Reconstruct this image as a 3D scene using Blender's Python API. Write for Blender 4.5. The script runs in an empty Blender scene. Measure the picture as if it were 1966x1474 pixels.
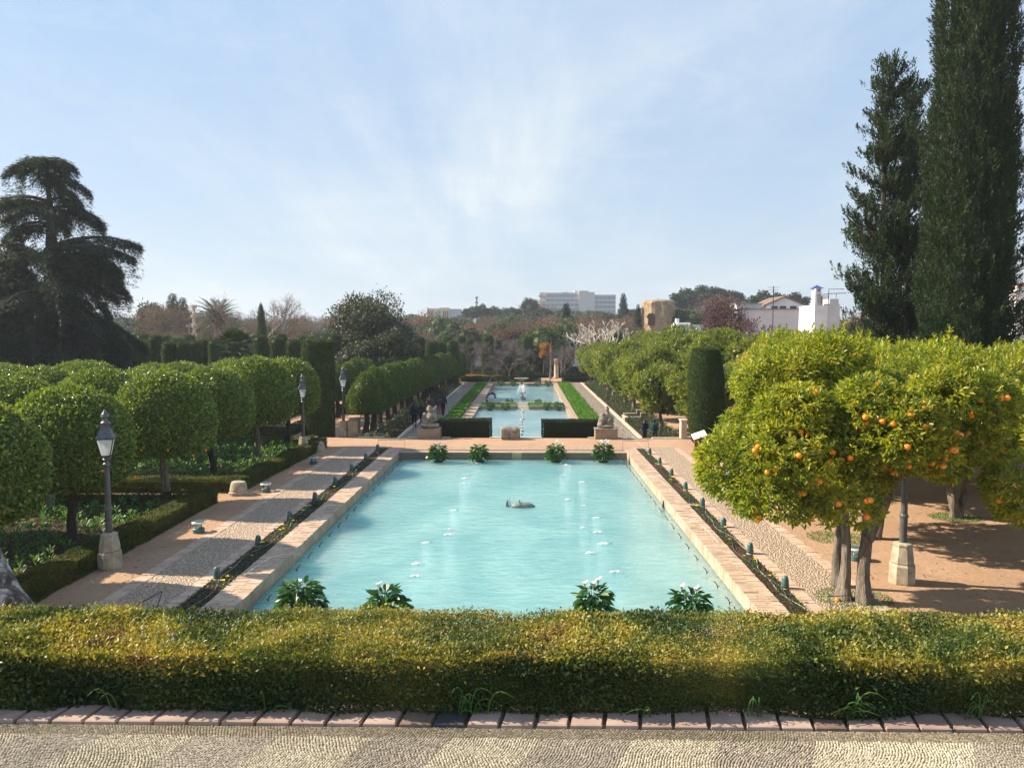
import bpy, math, random
import numpy as np
from mathutils import Vector, Matrix
SC = bpy.context.scene
COL = SC.collection
R = math.radians
# ------------------------------------------------------------------ camera
CAMZ = 6.2
cam_d = bpy.data.cameras.new('camera'); cam = bpy.data.objects.new('camera', cam_d); COL.objects.link(cam)
cam.location = (0, 0, CAMZ)
cam.rotation_euler = (R(90 - 3.92), 0, R(1.05))
cam_d.sensor_width = 36.0; cam_d.lens = 27.03; cam_d.clip_start = 0.1; cam_d.clip_end = 8000
SC.camera = cam
# ------------------------------------------------------------------ sun, sky
HAZE = 0.00036
SUN_EL = 36.0; SUN_AH = 10.0        # elevation; degrees ahead of straight left
sd = Vector((-math.cos(R(SUN_EL))*math.cos(R(SUN_AH)), math.cos(R(SUN_EL))*math.sin(R(SUN_AH)), math.sin(R(SUN_EL))))
sl = bpy.data.lights.new('sun', 'SUN'); sun = bpy.data.objects.new('sun', sl); COL.objects.link(sun)
sl.energy = 5.0; sl.angle = R(0.6); sl.color = (1.0, 0.86, 0.68)
sun.rotation_euler = sd.to_track_quat('Z', 'Y').to_euler()
sun.location = (0, 0, 60)
W = bpy.data.worlds.new('World'); SC.world = W; W.use_nodes = True
nt = W.node_tree; nt.nodes.clear()
def N(nt, t, **kw):
    n = nt.nodes.new(t)
    for k, v in kw.items():
        if k in n.inputs.keys(): n.inputs[k].default_value = v
        else: setattr(n, k, v)
    return n
out = N(nt, 'ShaderNodeOutputWorld'); bg = N(nt, 'ShaderNodeBackground'); bg.inputs[1].default_value = 0.148
sky = N(nt, 'ShaderNodeTexSky'); sky.sky_type = 'NISHITA'; sky.sun_disc = False
sky.sun_elevation = R(SUN_EL); sky.sun_rotation = math.atan2(sd.x, sd.y)
sky.air_density = 1.0; sky.dust_density = 0.6; sky.ozone_density = 3.0; sky.altitude = 100
tc = N(nt, 'ShaderNodeTexCoord'); sp = N(nt, 'ShaderNodeSeparateXYZ'); nt.links.new(tc.outputs['Generated'], sp.inputs[0])
def M(op, a, b=None, nt=nt, clamp=False):
    n = nt.nodes.new('ShaderNodeMath'); n.operation = op; n.use_clamp = clamp
    for i, v in enumerate((a, b)):
        if v is None: continue
        if isinstance(v, (int, float)): n.inputs[i].default_value = v
        else: nt.links.new(v, n.inputs[i])
    return n.outputs[0]
zz = M('ADD', M('MAXIMUM', sp.outputs[2], 0.0), 0.16)
cb = N(nt, 'ShaderNodeCombineXYZ')
nt.links.new(M('DIVIDE', sp.outputs[0], zz), cb.inputs[0]); nt.links.new(M('DIVIDE', sp.outputs[1], zz), cb.inputs[1])
def cloud(rot, scale, nscale, detail, rough, dist, lo, hi, loc=(0, 0, 0)):
    mp = N(nt, 'ShaderNodeMapping'); mp.inputs['Rotation'].default_value = (0, 0, R(rot)); mp.inputs['Scale'].default_value = scale; mp.inputs['Location'].default_value = loc
    nt.links.new(cb.outputs[0], mp.inputs[0])
    ns = N(nt, 'ShaderNodeTexNoise'); ns.inputs['Scale'].default_value = nscale; ns.inputs['Detail'].default_value = detail
    ns.inputs['Roughness'].default_value = rough; ns.inputs['Distortion'].default_value = dist
    nt.links.new(mp.outputs[0], ns.inputs['Vector'])
    mr = N(nt, 'ShaderNodeMapRange'); mr.interpolation_type = 'SMOOTHSTEP'
    mr.inputs['From Min'].default_value = lo; mr.inputs['From Max'].default_value = hi
    nt.links.new(ns.outputs[0], mr.inputs[0]); return mr.outputs[0]
c1 = cloud(-9, (1.7, 0.50, 1), 0.62, 10, 0.62, 0.6, 0.38, 0.70, (3.1, 1.7, 0))
c2 = cloud(52, (1.9, 0.5, 1), 0.8, 10, 0.62, 0.5, 0.44, 0.74, (5.3, 2.2, 0))
c3 = cloud(0, (1, 1, 1), 0.7, 3, 0.5, 0.2, 0.36, 0.66, (1.3, 5.2, 0))
c4 = cloud(60, (1.0, 1.6, 1), 3.2, 10, 0.72, 0.9, 0.42, 0.72, (4.3, 0.2, 0))
cl = M('MULTIPLY', M('ADD', M('ADD', M('MULTIPLY', c1, 0.9), M('MULTIPLY', c2, 0.8)), M('MULTIPLY', c4, 0.22)), M('ADD', M('MULTIPLY', c3, 0.6), 0.40), clamp=True)
cl = M('ADD', M('MULTIPLY', cl, 0.82), 0.08, clamp=True)
mx = N(nt, 'ShaderNodeMix'); mx.data_type = 'RGBA'
nt.links.new(cl, mx.inputs[0]); nt.links.new(sky.outputs[0], mx.inputs[6]); mx.inputs[7].default_value = (2.7, 2.95, 3.1, 1)
hzf = N(nt, 'ShaderNodeMapRange'); hzf.interpolation_type = 'SMOOTHSTEP'; hzf.inputs['From Min'].default_value = 0.9; hzf.inputs['From Max'].default_value = 0.2
hzf.inputs['To Min'].default_value = 0.5; hzf.inputs['To Max'].default_value = 0.88; nt.links.new(sp.outputs[2], hzf.inputs[0])
mh = N(nt, 'ShaderNodeMix'); mh.data_type = 'RGBA'; nt.links.new(hzf.outputs[0], mh.inputs[0]); nt.links.new(sky.outputs[0], mh.inputs[6])
sr = N(nt, 'ShaderNodeValToRGB'); sr.color_ramp.elements[0].position = 0.0; sr.color_ramp.elements[0].color = (.66, .79, .90, 1); sr.color_ramp.elements[1].position = 0.75; sr.color_ramp.elements[1].color = (.30, .50, .86, 1)
el_ = sr.color_ramp.elements.new(.16); el_.color = (.58, .745, .94, 1); el_ = sr.color_ramp.elements.new(.42); el_.color = (.42, .63, .93, 1)
nt.links.new(sp.outputs[2], sr.inputs[0]); vs = N(nt, 'ShaderNodeVectorMath'); vs.operation = 'SCALE'; vs.inputs['Scale'].default_value = 2.65
nt.links.new(sr.outputs[0], vs.inputs[0]); nt.links.new(vs.outputs[0], mh.inputs[7])
nt.links.new(mh.outputs[2], mx.inputs[6])
nt.links.new(mx.outputs[2], bg.inputs[0]); nt.links.new(bg.outputs[0], out.inputs[0])
SC.view_settings.view_transform = 'Standard'; SC.view_settings.look = 'None'
SC.view_settings.exposure = 1.08; SC.view_settings.gamma = 1.0; SC.view_settings.use_curve_mapping = False
SC.render.engine = 'CYCLES'
SC.cycles.max_bounces = 8; SC.cycles.transparent_max_bounces = 12; SC.cycles.caustics_reflective = False; SC.cycles.caustics_refractive = False

# ------------------------------------------------------------------ helpers
F_ = 1476.0
_rm = cam.rotation_euler.to_matrix()
def ray(px, py): return (_rm @ Vector(((px - 983)/F_, (737 - py)/F_, -1.0)))
def gp(px, py, z=0.0):                      # point of the ground plane z seen at a photo position
    d = ray(px, py); t = (z - CAMZ)/d.z; return Vector((d.x*t, d.y*t, z))
def gy(px, py, Y):
    d = ray(px, py); t = Y/d.y; return Vector((d.x*t, Y, CAMZ + d.z*t))

def tag(o, label=None, cat=None, group=None, kind=None):
    if label: o['label'] = label
    if cat: o['category'] = cat
    if group: o['group'] = group
    if kind: o['kind'] = kind
    return o
def empty(name, loc=(0, 0, 0), rz=0.0, label=None, cat=None, group=None, s=1.0):
    o = bpy.data.objects.new(name, None); COL.objects.link(o); o.empty_display_size = 0.3
    o.location = loc; o.rotation_euler = (0, 0, rz); o.scale = (s, s, s) if not hasattr(s, '__len__') else s
    return tag(o, label, cat, group)
def copy_tree(o, parent=None):
    kids = list(o.children)
    c = o.copy(); COL.objects.link(c)
    if parent: c.parent = parent
    for ch in kids: copy_tree(ch, c)
    return c
_used = set()
def place(proto, loc, rz=0.0, s=1.0, label=None, cat=None, group=None):
    if proto.name not in _used: o = proto; _used.add(proto.name)
    else: o = copy_tree(proto)
    o.location = loc; o.rotation_euler = (0, 0, rz); o.scale = (s, s, s) if not hasattr(s, '__len__') else s
    return tag(o, label, cat, group)
ORD = ['first', 'second', 'third', 'fourth', 'fifth', 'sixth', 'seventh', 'eighth', 'ninth', 'tenth', 'eleventh', 'twelfth', 'thirteenth',
       'fourteenth', 'fifteenth', 'sixteenth', 'seventeenth', 'eighteenth', 'nineteenth', 'twentieth', 'twenty-first', 'twenty-second',
       'twenty-third', 'twenty-fourth', 'twenty-fifth', 'twenty-sixth', 'twenty-seventh', 'twenty-eighth', 'twenty-ninth', 'thirtieth']

class MB:
    def __init__(s): s.V = []; s.F = {}; s.n = 0
    def add(s, V, F, m=0):
        V = np.asarray(V, float).reshape(-1, 3)
        if not isinstance(F, (list, tuple)) or (len(F) and not hasattr(F[0], 'shape')):
            by = {}
            for f in F: by.setdefault(len(f), []).append(f)
            F = [np.array(v) for v in by.values()]
        for f in F:
            if len(f): s.F.setdefault((f.shape[1], m), []).append(f + s.n)
        s.V.append(V); s.n += len(V); return s
    def box(s, a, b, m=0, M4=None):
        x0, y0, z0 = a; x1, y1, z1 = b
        V = np.array([(x0,y0,z0),(x1,y0,z0),(x1,y1,z0),(x0,y1,z0),(x0,y0,z1),(x1,y0,z1),(x1,y1,z1),(x0,y1,z1)], float)
        if M4 is not None: V = np.array([tuple(M4 @ Vector(v)) for v in V])
        return s.add(V, [(3,2,1,0),(4,5,6,7),(0,1,5,4),(1,2,6,5),(2,3,7,6),(3,0,4,7)], m)
    def lathe(s, prof, n=16, c=(0, 0, 0), m=0, sx=1.0, sy=1.0, rot=0.0, cap=True):
        prof = np.array(prof, float); k = len(prof); a = np.arange(n)*2*math.pi/n + rot
        V = np.stack([np.outer(prof[:, 0], np.cos(a))*sx, np.outer(prof[:, 0], np.sin(a))*sy, np.outer(prof[:, 1], np.ones(n))], -1).reshape(-1, 3) + np.array(c)
        i, j = np.meshgrid(np.arange(k-1), np.arange(n), indexing='ij'); j2 = (j+1) % n
        F = np.stack([i*n+j, i*n+j2, (i+1)*n+j2, (i+1)*n+j], -1).reshape(-1, 4)
        fs = [F]
        if cap and n > 2: fs += [np.arange(n)[::-1].reshape(1, n), (np.arange(n) + (k-1)*n).reshape(1, n)]
        return s.add(V, fs, m)
    def tube(s, pts, rad, n=6, m=0, cap=True):
        pts = [Vector(p) for p in pts]; k = len(pts)
        if not hasattr(rad, '__len__'): rad = [rad]*k
        V = []; up = Vector((0, 0, 1)); prev = None
        for i, p in enumerate(pts):
            d = (pts[min(i+1, k-1)] - pts[max(i-1, 0)])
            if d.length < 1e-9: d = Vector((0, 0, 1))
            d.normalize()
            if prev is None:
                u = d.cross(up)
                if u.length < 0.1: u = d.cross(Vector((1, 0, 0)))
            else: u = prev - d*prev.dot(d)
            u.normalize(); prev = u; w = d.cross(u)
            for j in range(n):
                a = 2*math.pi*j/n; V.append(p + (u*math.cos(a) + w*math.sin(a))*rad[i])
        V = np.array([tuple(v) for v in V])
        i, j = np.meshgrid(np.arange(k-1), np.arange(n), indexing='ij'); j2 = (j+1) % n
        F = np.stack([i*n+j, i*n+j2, (i+1)*n+j2, (i+1)*n+j], -1).reshape(-1, 4)
        fs = [F]
        if cap: fs += [np.arange(n)[::-1].reshape(1, n), (np.arange(n) + (k-1)*n).reshape(1, n)]
        return s.add(V, fs, m)
    def ball(s, c, r, nu=10, nv=7, m=0):
        r = (r, r, r) if not hasattr(r, '__len__') else r
        t = np.linspace(-math.pi/2, math.pi/2, nv); t[0] += 0.02; t[-1] -= 0.02
        a = np.arange(nu)*2*math.pi/nu
        V = np.stack([np.outer(np.cos(t), np.cos(a))*r[0], np.outer(np.cos(t), np.sin(a))*r[1], np.outer(np.sin(t), np.ones(nu))*r[2]], -1).reshape(-1, 3) + np.array(c, float)
        i, j = np.meshgrid(np.arange(nv-1), np.arange(nu), indexing='ij'); j2 = (j+1) % nu
        F = np.stack([i*nu+j, i*nu+j2, (i+1)*nu+j2, (i+1)*nu+j], -1).reshape(-1, 4)
        return s.add(V, [F, np.arange(nu)[::-1].reshape(1, nu), (np.arange(nu) + (nv-1)*nu).reshape(1, nu)], m)
    def leaves(s, P, D, U, L, Wd, six=False, m=0, fold=0.12):
        P = np.asarray(P); n = len(P)
        if n == 0: return s
        D = D/(np.linalg.norm(D, axis=1, keepdims=True) + 1e-9)
        S = np.cross(D, U); S /= (np.linalg.norm(S, axis=1, keepdims=True) + 1e-9); U = np.cross(S, D)
        L = np.broadcast_to(np.asarray(L, float), (n,))[:, None]; Wd = np.broadcast_to(np.asarray(Wd, float), (n,))[:, None]
        b = np.arange(n)[:, None]
        if six:
            V = np.stack([P, P + D*L*.3 + S*Wd*.45 + U*Wd*fold, P + D*L*.68 + S*Wd*.42 + U*Wd*fold*.6, P + D*L - U*L*.10,
                          P + D*L*.68 - S*Wd*.42 + U*Wd*fold*.6, P + D*L*.3 - S*Wd*.45 + U*Wd*fold], 1).reshape(-1, 3)
            F = np.concatenate([b*6 + np.array([[0, 1, 2, 3]]), b*6 + np.array([[0, 3, 4, 5]])])
        else:
            V = np.stack([P, P + D*L*.45 + S*Wd*.5 + U*Wd*fold, P + D*L, P + D*L*.45 - S*Wd*.5 + U*Wd*fold], 1).reshape(-1, 3)
            F = np.concatenate([b*4 + np.array([[0, 1, 2]]), b*4 + np.array([[0, 2, 3]])])
        return s.add(V, [F], m)
    def mesh(s, name, mats, smooth=False):
        me = bpy.data.meshes.new(name)
        V = np.concatenate(s.V) if s.V else np.zeros((0, 3))
        me.vertices.add(len(V)); me.vertices.foreach_set('co', V.ravel())
        lv = []; ls = []; mi = []; off = 0
        for (k, m), fl in s.F.items():
            f = np.concatenate(fl); lv.append(f.ravel()); ls.append(off + np.arange(len(f))*k); mi.append(np.full(len(f), m)); off += f.size
        lv = np.concatenate(lv); ls = np.concatenate(ls); mi = np.concatenate(mi)
        me.loops.add(len(lv)); me.loops.foreach_set('vertex_index', lv.astype(np.int32))
        me.polygons.add(len(ls)); me.polygons.foreach_set('loop_start', ls.astype(np.int32))
        me.polygons.foreach_set('material_index', mi.astype(np.int32))
        me.polygons.foreach_set('use_smooth', np.full(len(ls), bool(smooth)))
        for mt in (mats if isinstance(mats, (list, tuple)) else [mats]): me.materials.append(mt)
        me.update(calc_edges=True); me.validate(); return me
    def build(s, name, mats, parent=None, smooth=False, loc=(0, 0, 0), rz=0.0):
        o = bpy.data.objects.new(name, s.mesh(name, mats, smooth)); COL.objects.link(o)
        if parent is not None: o.parent = parent
        o.location = loc; o.rotation_euler = (0, 0, rz); return o

def rng(seed): return np.random.default_rng(seed)
def snoise(P, f, seed, k=7):
    g = rng(seed); w = g.normal(size=(k, 3)); w /= np.linalg.norm(w, axis=1, keepdims=True); w *= f*g.uniform(.6, 1.7, (k, 1))
    return np.sin(P @ w.T + g.uniform(0, 6.28, k)).sum(1)/math.sqrt(k)*0.9
def unit(g, n):
    v = g.normal(size=(n, 3)); return v/np.linalg.norm(v, axis=1, keepdims=True)
def lathe_pts(prof, n, g):
    prof = np.array(prof, float); d = np.diff(prof, axis=0); ln = np.hypot(d[:, 0], d[:, 1]); ar = ln*(prof[:-1, 0] + prof[1:, 0] + 1e-4)
    k = g.choice(len(d), n, p=ar/ar.sum()); t = g.random(n); a = g.random(n)*2*math.pi
    r = prof[k, 0] + d[k, 0]*t; z = prof[k, 1] + d[k, 1]*t
    nr = d[k, 1]/ln[k]; nz = -d[k, 0]/ln[k]
    return np.stack([r*np.cos(a), r*np.sin(a), z], 1), np.stack([nr*np.cos(a), nr*np.sin(a), nz], 1)
def hull(mb, prof, n, amp, freq, seed, sc=0.93, m=0):       # noisy closed core under the leaves
    p = []
    prof = np.array(prof, float)
    for i in range(len(prof)-1):
        st = max(1, int(np.hypot(*(prof[i+1]-prof[i]))/0.35)); p += [prof[i] + (prof[i+1]-prof[i])*t/st for t in range(st)]
    p.append(prof[-1]); p = np.array(p); p[:, 0] = np.maximum(p[:, 0]*sc, 0.01); zc = p[:, 1].mean(); p[:, 1] = zc + (p[:, 1]-zc)*(sc+.01)
    t = MB(); t.lathe(p, n); V = t.V[0]; nz = snoise(V, freq, seed); V[:, :2] *= (1 + amp*nz[:, None])
    for (k, mm), fl in t.F.items(): 
        for f in fl: mb.F.setdefault((k, m), []).append(f + mb.n)
    mb.V.append(V); mb.n += len(V)
def clipped(mb, prof, n, L, Wd, seed, amp=.04, freq=2.0, rough=.5, six=False, out=.25, m=0, core=True, corem=None, sc=.93, stray=.0):
    g = rng(seed); P, Nn = lathe_pts(prof, n, g)
    nz = snoise(P, freq, seed + 1) ; P[:, :2] *= (1 + amp*nz[:, None])
    P = P - Nn*g.exponential(L*.6, n)[:, None] + Nn*(L*1.3*g.random(n)*(g.random(n) < stray))[:, None]
    U = Nn + rough*g.normal(size=(n, 3)); D = np.cross(Nn, unit(g, n)) + Nn*out*g.random((n, 1))*2
    mb.leaves(P, D, U, L*g.uniform(.6, 1.25, n), Wd*g.uniform(.7, 1.2, n), six, m)
    if core: hull(mb, prof, 28, amp, freq, seed + 1, sc, m if corem is None else corem)
def box_hedge(mb, x0, y0, x1, y1, w, z0, h, n, L, seed, m=0, amp=.05, two=False, big=.7, fine=.5):
    # hedge along a line, leaves spread on top and both faces, over a solid core
    g = rng(seed); a = np.array([x0, y0]); b = np.array([x1, y1]); ln = np.linalg.norm(b-a); t = (b-a)/ln; s = np.array([-t[1], t[0]])
    per = w + 2*h; ends = 2*w*h; tot = ln*per + ends; ne = int(n*ends/tot); nb = n - ne
    u = g.random(nb)*ln; v = g.random(nb)*per
    lat = np.where(v < h, -w/2, np.where(v < h+w, v-h-w/2, w/2)); z = np.where(v < h, v, np.where(v < h+w, h, per-v))
    nl = np.where(v < h, -1., np.where(v < h+w, 0, 1.)); nz_ = ((v >= h) & (v < h+w)).astype(float)
    # rounded shoulders
    k = .12*min(w, h); tp = nz_ > 0; z = np.where(tp, z - k*(np.abs(lat)/(w/2))**6, z)
    P = np.stack([a[0]+t[0]*u+s[0]*lat, a[1]+t[1]*u+s[1]*lat, z0+z], 1); Nn = np.stack([s[0]*nl, s[1]*nl, nz_+1e-3], 1)
    e = g.integers(0, 2, ne)*2-1; le = (g.random(ne)-.5)*w; ze = g.random(ne)*h; ue = np.where(e > 0, ln, 0)
    P2 = np.stack([a[0]+t[0]*ue+s[0]*le, a[1]+t[1]*ue+s[1]*le, z0+ze], 1); N2 = np.stack([t[0]*e, t[1]*e, 0*e+1e-3], 1)
    P = np.concatenate([P, P2]); Nn = np.concatenate([Nn, N2]); n = len(P)
    P = P + Nn*(amp*snoise(P, 2.2, seed)[:, None]*big + amp*fine*snoise(P, 9, seed+2)[:, None]) - Nn*g.exponential(L*.55, n)[:, None]
    U = Nn + .75*g.normal(size=(n, 3)); D = np.cross(Nn, unit(g, n)) + Nn*.7*g.random((n, 1)) + np.array([0, 0, .3])
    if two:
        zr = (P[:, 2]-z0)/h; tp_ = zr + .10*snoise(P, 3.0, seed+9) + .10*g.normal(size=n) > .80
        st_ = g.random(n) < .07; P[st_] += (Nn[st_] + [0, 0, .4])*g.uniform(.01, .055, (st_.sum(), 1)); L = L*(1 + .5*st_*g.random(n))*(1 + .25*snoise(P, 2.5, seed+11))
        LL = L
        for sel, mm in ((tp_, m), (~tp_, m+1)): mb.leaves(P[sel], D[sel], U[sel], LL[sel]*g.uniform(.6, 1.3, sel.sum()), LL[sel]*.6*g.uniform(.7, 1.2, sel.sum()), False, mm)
        L = float(L.mean())
    else: mb.leaves(P, D, U, L*g.uniform(.6, 1.3, n), L*.55*g.uniform(.7, 1.2, n), False, m)
    ns = max(2, int(ln/.5)); ii = np.linspace(0, ln, ns); ins = L*1.4 + amp*1.7
    lay = [(-w/2+ins, 0), (-w/2+ins, h-ins*1.4), (-w/4, h-ins), (0, h-ins), (w/4, h-ins), (w/2-ins, h-ins*1.4), (w/2-ins, 0)]
    ii[0] += ins; ii[-1] -= ins
    V = np.array([[a[0]+t[0]*q+s[0]*l, a[1]+t[1]*q+s[1]*l, z0+zz_] for q in ii for l, zz_ in lay]); V += .3*amp*np.stack([snoise(V, 3, seed+5), snoise(V, 3, seed+6), snoise(V, 3, seed+7)], 1)*[1, 1, .6]
    K = len(lay); i, j = np.meshgrid(np.arange(ns-1), np.arange(K-1), indexing='ij')
    F = np.stack([i*K+j, (i+1)*K+j, (i+1)*K+j+1, i*K+j+1], -1).reshape(-1, 4)
    mb.add(V, [F, np.arange(K).reshape(1, K), (np.arange(K)+(ns-1)*K)[::-1].reshape(1, K)], m)

# ------------------------------------------------------------------ materials
def newmat(name):
    m = bpy.data.materials.new(name); m.use_nodes = True; t = m.node_tree; t.nodes.clear()
    o = t.nodes.new('ShaderNodeOutputMaterial'); return m, t, o
def ramp(t, fac, stops, interp='LINEAR'):
    r = t.nodes.new('ShaderNodeValToRGB'); cr = r.color_ramp; cr.interpolation = interp
    while len(cr.elements) > 1: cr.elements.remove(cr.elements[-1])
    cr.elements[0].position = stops[0][0]; cr.elements[0].color = (*stops[0][1], 1)
    for p, c in stops[1:]:
        e = cr.elements.new(p); e.color = (*c, 1)
    t.links.new(fac, r.inputs[0]); return r.outputs[0]
def coords(t, kind='Object', scale=(1, 1, 1), rot=(0, 0, 0), loc=(0, 0, 0)):
    if kind == 'World': c = t.nodes.new('ShaderNodeNewGeometry').outputs['Position']
    else: c = t.nodes.new('ShaderNodeTexCoord').outputs[kind]
    mp = t.nodes.new('ShaderNodeMapping'); mp.inputs['Scale'].default_value = scale; mp.inputs['Rotation'].default_value = rot; mp.inputs['Location'].default_value = loc
    t.links.new(c, mp.inputs[0]); return mp.outputs[0]
def noise(t, vec, scale, detail=4, rough=.55, dist=0.0):
    n = t.nodes.new('ShaderNodeTexNoise'); n.inputs['Scale'].default_value = scale; n.inputs['Detail'].default_value = detail
    n.inputs['Roughness'].default_value = rough; n.inputs['Distortion'].default_value = dist; t.links.new(vec, n.inputs['Vector']); return n.outputs[0]
def tm(t, op, a, b=None, clamp=False): return M(op, a, b, t, clamp)
def mixc(t, f, a, b, blend='MIX'):
    n = t.nodes.new('ShaderNodeMix'); n.data_type = 'RGBA'; n.blend_type = blend
    for i, v in ((0, f), (6, a), (7, b)):
        if isinstance(v, (int, float)): n.inputs[i].default_value = v
        elif isinstance(v, tuple): n.inputs[i].default_value = (*v, 1)
        else: t.links.new(v, n.inputs[i])
    return n.outputs[2]
def bump(t, h, s=.5, d=.02, nrm=None):
    b = t.nodes.new('ShaderNodeBump'); b.inputs['Strength'].default_value = s; b.inputs['Distance'].default_value = d; t.links.new(h, b.inputs['Height'])
    if nrm is not None: t.links.new(nrm, b.inputs['Normal'])
    return b.outputs[0]
def pbsdf(t, col, rough=.8, spec=.5, nrm=None, metal=0.0, trans=0.0, ior=1.5):
    p = t.nodes.new('ShaderNodeBsdfPrincipled')
    if isinstance(col, tuple): p.inputs['Base Color'].default_value = (*col, 1)
    else: t.links.new(col, p.inputs['Base Color'])
    if isinstance(rough, (int, float)): p.inputs['Roughness'].default_value = rough
    else: t.links.new(rough, p.inputs['Roughness'])
    p.inputs['Specular IOR Level'].default_value = spec; p.inputs['Metallic'].default_value = metal; p.inputs['IOR'].default_value = ior
    p.inputs['Transmission Weight'].default_value = trans
    if nrm is not None: t.links.new(nrm, p.inputs['Normal'])
    return p.outputs[0]
def leafmat(name, cols, nscale=1.2, trans=.35, rough=.45, spec=.4, wn=.5, tcol=None, kind='Object'):
    m, t, o = newmat(name); g = t.nodes.new('ShaderNodeNewGeometry')
    nz = noise(t, coords(t, kind), nscale, 3, .6)
    f = tm(t, 'ADD', tm(t, 'MULTIPLY', g.outputs['Random Per Island'], 1-wn), tm(t, 'MULTIPLY', tm(t, 'MULTIPLY_ADD' if False else 'SUBTRACT', tm(t, 'MULTIPLY', nz, 2.4), .7), wn), True)
    c = ramp(t, f, [(i/(len(cols)-1), q) for i, q in enumerate(cols)])
    a = pbsdf(t, c, rough, spec)
    if trans > 0:
        tr = t.nodes.new('ShaderNodeBsdfTranslucent')
        cc = mixc(t, 1.0, c, tcol or (1.5, 1.45, .55), 'MULTIPLY'); t.links.new(cc, tr.inputs[0])
        mx = t.nodes.new('ShaderNodeMixShader'); mx.inputs[0].default_value = trans; t.links.new(a, mx.inputs[1]); t.links.new(tr.outputs[0], mx.inputs[2]); a = mx.outputs[0]
    t.links.new(a, o.inputs[0]); return m
def simple(name, c1, c2=None, nscale=6, rough=.8, spec=.3, bs=.3, bd=.01, metal=0.0, kind='Object', stretch=(1, 1, 1), lo=.35, hi=.65, detail=6):
    m, t, o = newmat(name); v = coords(t, kind, stretch); nz = noise(t, v, nscale, detail, .6)
    c = c1 if c2 is None else ramp(t, nz, [(lo, c1), (hi, c2)])
    nrm = bump(t, noise(t, v, nscale*3, 4, .6), bs, bd) if bs > 0 else None
    t.links.new(pbsdf(t, c, rough, spec, nrm, metal), o.inputs[0]); return m
MT = {}
# sand: compacted albero with scuffs, small stones
m, t, o = newmat('sand'); v = coords(t, 'World')
n1 = noise(t, v, .35, 6, .6); n2 = noise(t, v, 5, 8, .65); n3 = noise(t, v, 60, 3, .7)
c = ramp(t, n1, [(.3, (.39, .25, .155)), (.5, (.46, .30, .19)), (.7, (.53, .36, .24))])
c = mixc(t, ramp(t, noise(t, v, 1.6, 7, .7), [(.50, (0, 0, 0)), (.72, (.6, .6, .6))]), c, (.30, .19, .125)); c = mixc(t, tm(t, 'MULTIPLY', n2, .5), c, (.34, .215, .14)); c = mixc(t, tm(t, 'MULTIPLY', ramp(t, n3, [(.55, (0, 0, 0)), (.7, (1, 1, 1))]), .35), c, (.62, .46, .32))
t.links.new(pbsdf(t, c, .95, .15, bump(t, tm(t, 'ADD', n2, tm(t, 'MULTIPLY', n3, .4)), .9, .05)), o.inputs[0]); MT['sand'] = m
# soil
m, t, o = newmat('soil'); v = coords(t, 'World'); n2 = noise(t, v, 9, 8, .7); n1 = noise(t, v, 1.1, 3)
c = ramp(t, n2, [(.3, (.03, .019, .012)), (.55, (.075, .048, .03)), (.75, (.15, .105, .07))])
t.links.new(pbsdf(t, c, .95, .1, bump(t, n2, 1.0, .06)), o.inputs[0]); MT['soil'] = m
def cobble(name, dark, mid, light, scale, sxy=(1, 1), rot=0.0, bd=.02, green=0.0):
    m, t, o = newmat(name); v = coords(t, 'World', (sxy[0], sxy[1], 1), (0, 0, rot))
    w = noise(t, v, 1.3, 3); vv = t.nodes.new('ShaderNodeVectorMath'); vv.operation = 'ADD'
    cx = t.nodes.new('ShaderNodeCombineXYZ'); t.links.new(tm(t, 'MULTIPLY', w, .5), cx.inputs[0]); t.links.new(tm(t, 'MULTIPLY', w, .35), cx.inputs[1])
    t.links.new(v, vv.inputs[0]); t.links.new(cx.outputs[0], vv.inputs[1])
    vo = t.nodes.new('ShaderNodeTexVoronoi'); vo.inputs['Scale'].default_value = scale; vo.feature = 'F1'; t.links.new(vv.outputs[0], vo.inputs['Vector'])
    d = vo.outputs['Distance']; big = noise(t, coords(t, 'World'), .9, 4, .6)
    sp2 = t.nodes.new('ShaderNodeSeparateColor'); t.links.new(vo.outputs['Color'], sp2.inputs[0])
    c = ramp(t, tm(t, 'ADD', tm(t, 'MULTIPLY', sp2.outputs[0], .6), tm(t, 'MULTIPLY', big, .5)), [(.15, mid), (.55, tuple((a+b)/2 for a, b in zip(mid, light))), (.95, light)])
    c = mixc(t, ramp(t, d, [(.32, (0, 0, 0)), (.62, (1, 1, 1))]), c, dark)
    if green > 0: c = mixc(t, tm(t, 'MULTIPLY', ramp(t, noise(t, coords(t, 'World'), 1.7, 5, .7), [(.5, (0, 0, 0)), (.65, (1, 1, 1))]), green), c, (.10, .12, .04))
    t.links.new(pbsdf(t, c, .75, .3, bump(t, ramp(t, d, [(.0, (1, 1, 1)), (.65, (0, 0, 0))]), .8, bd)), o.inputs[0]); return m
MT['cobble'] = cobble('pebble_paving', (.27, .20, .14), (.44, .335, .235), (.66, .52, .38), 20, (1, .62), .3, .045)
MT['cobble_far'] = cobble('pebble_paving_lower', (.13, .105, .08), (.28, .23, .18), (.44, .38, .30), 9, (1, .6), .2, .035)
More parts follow.
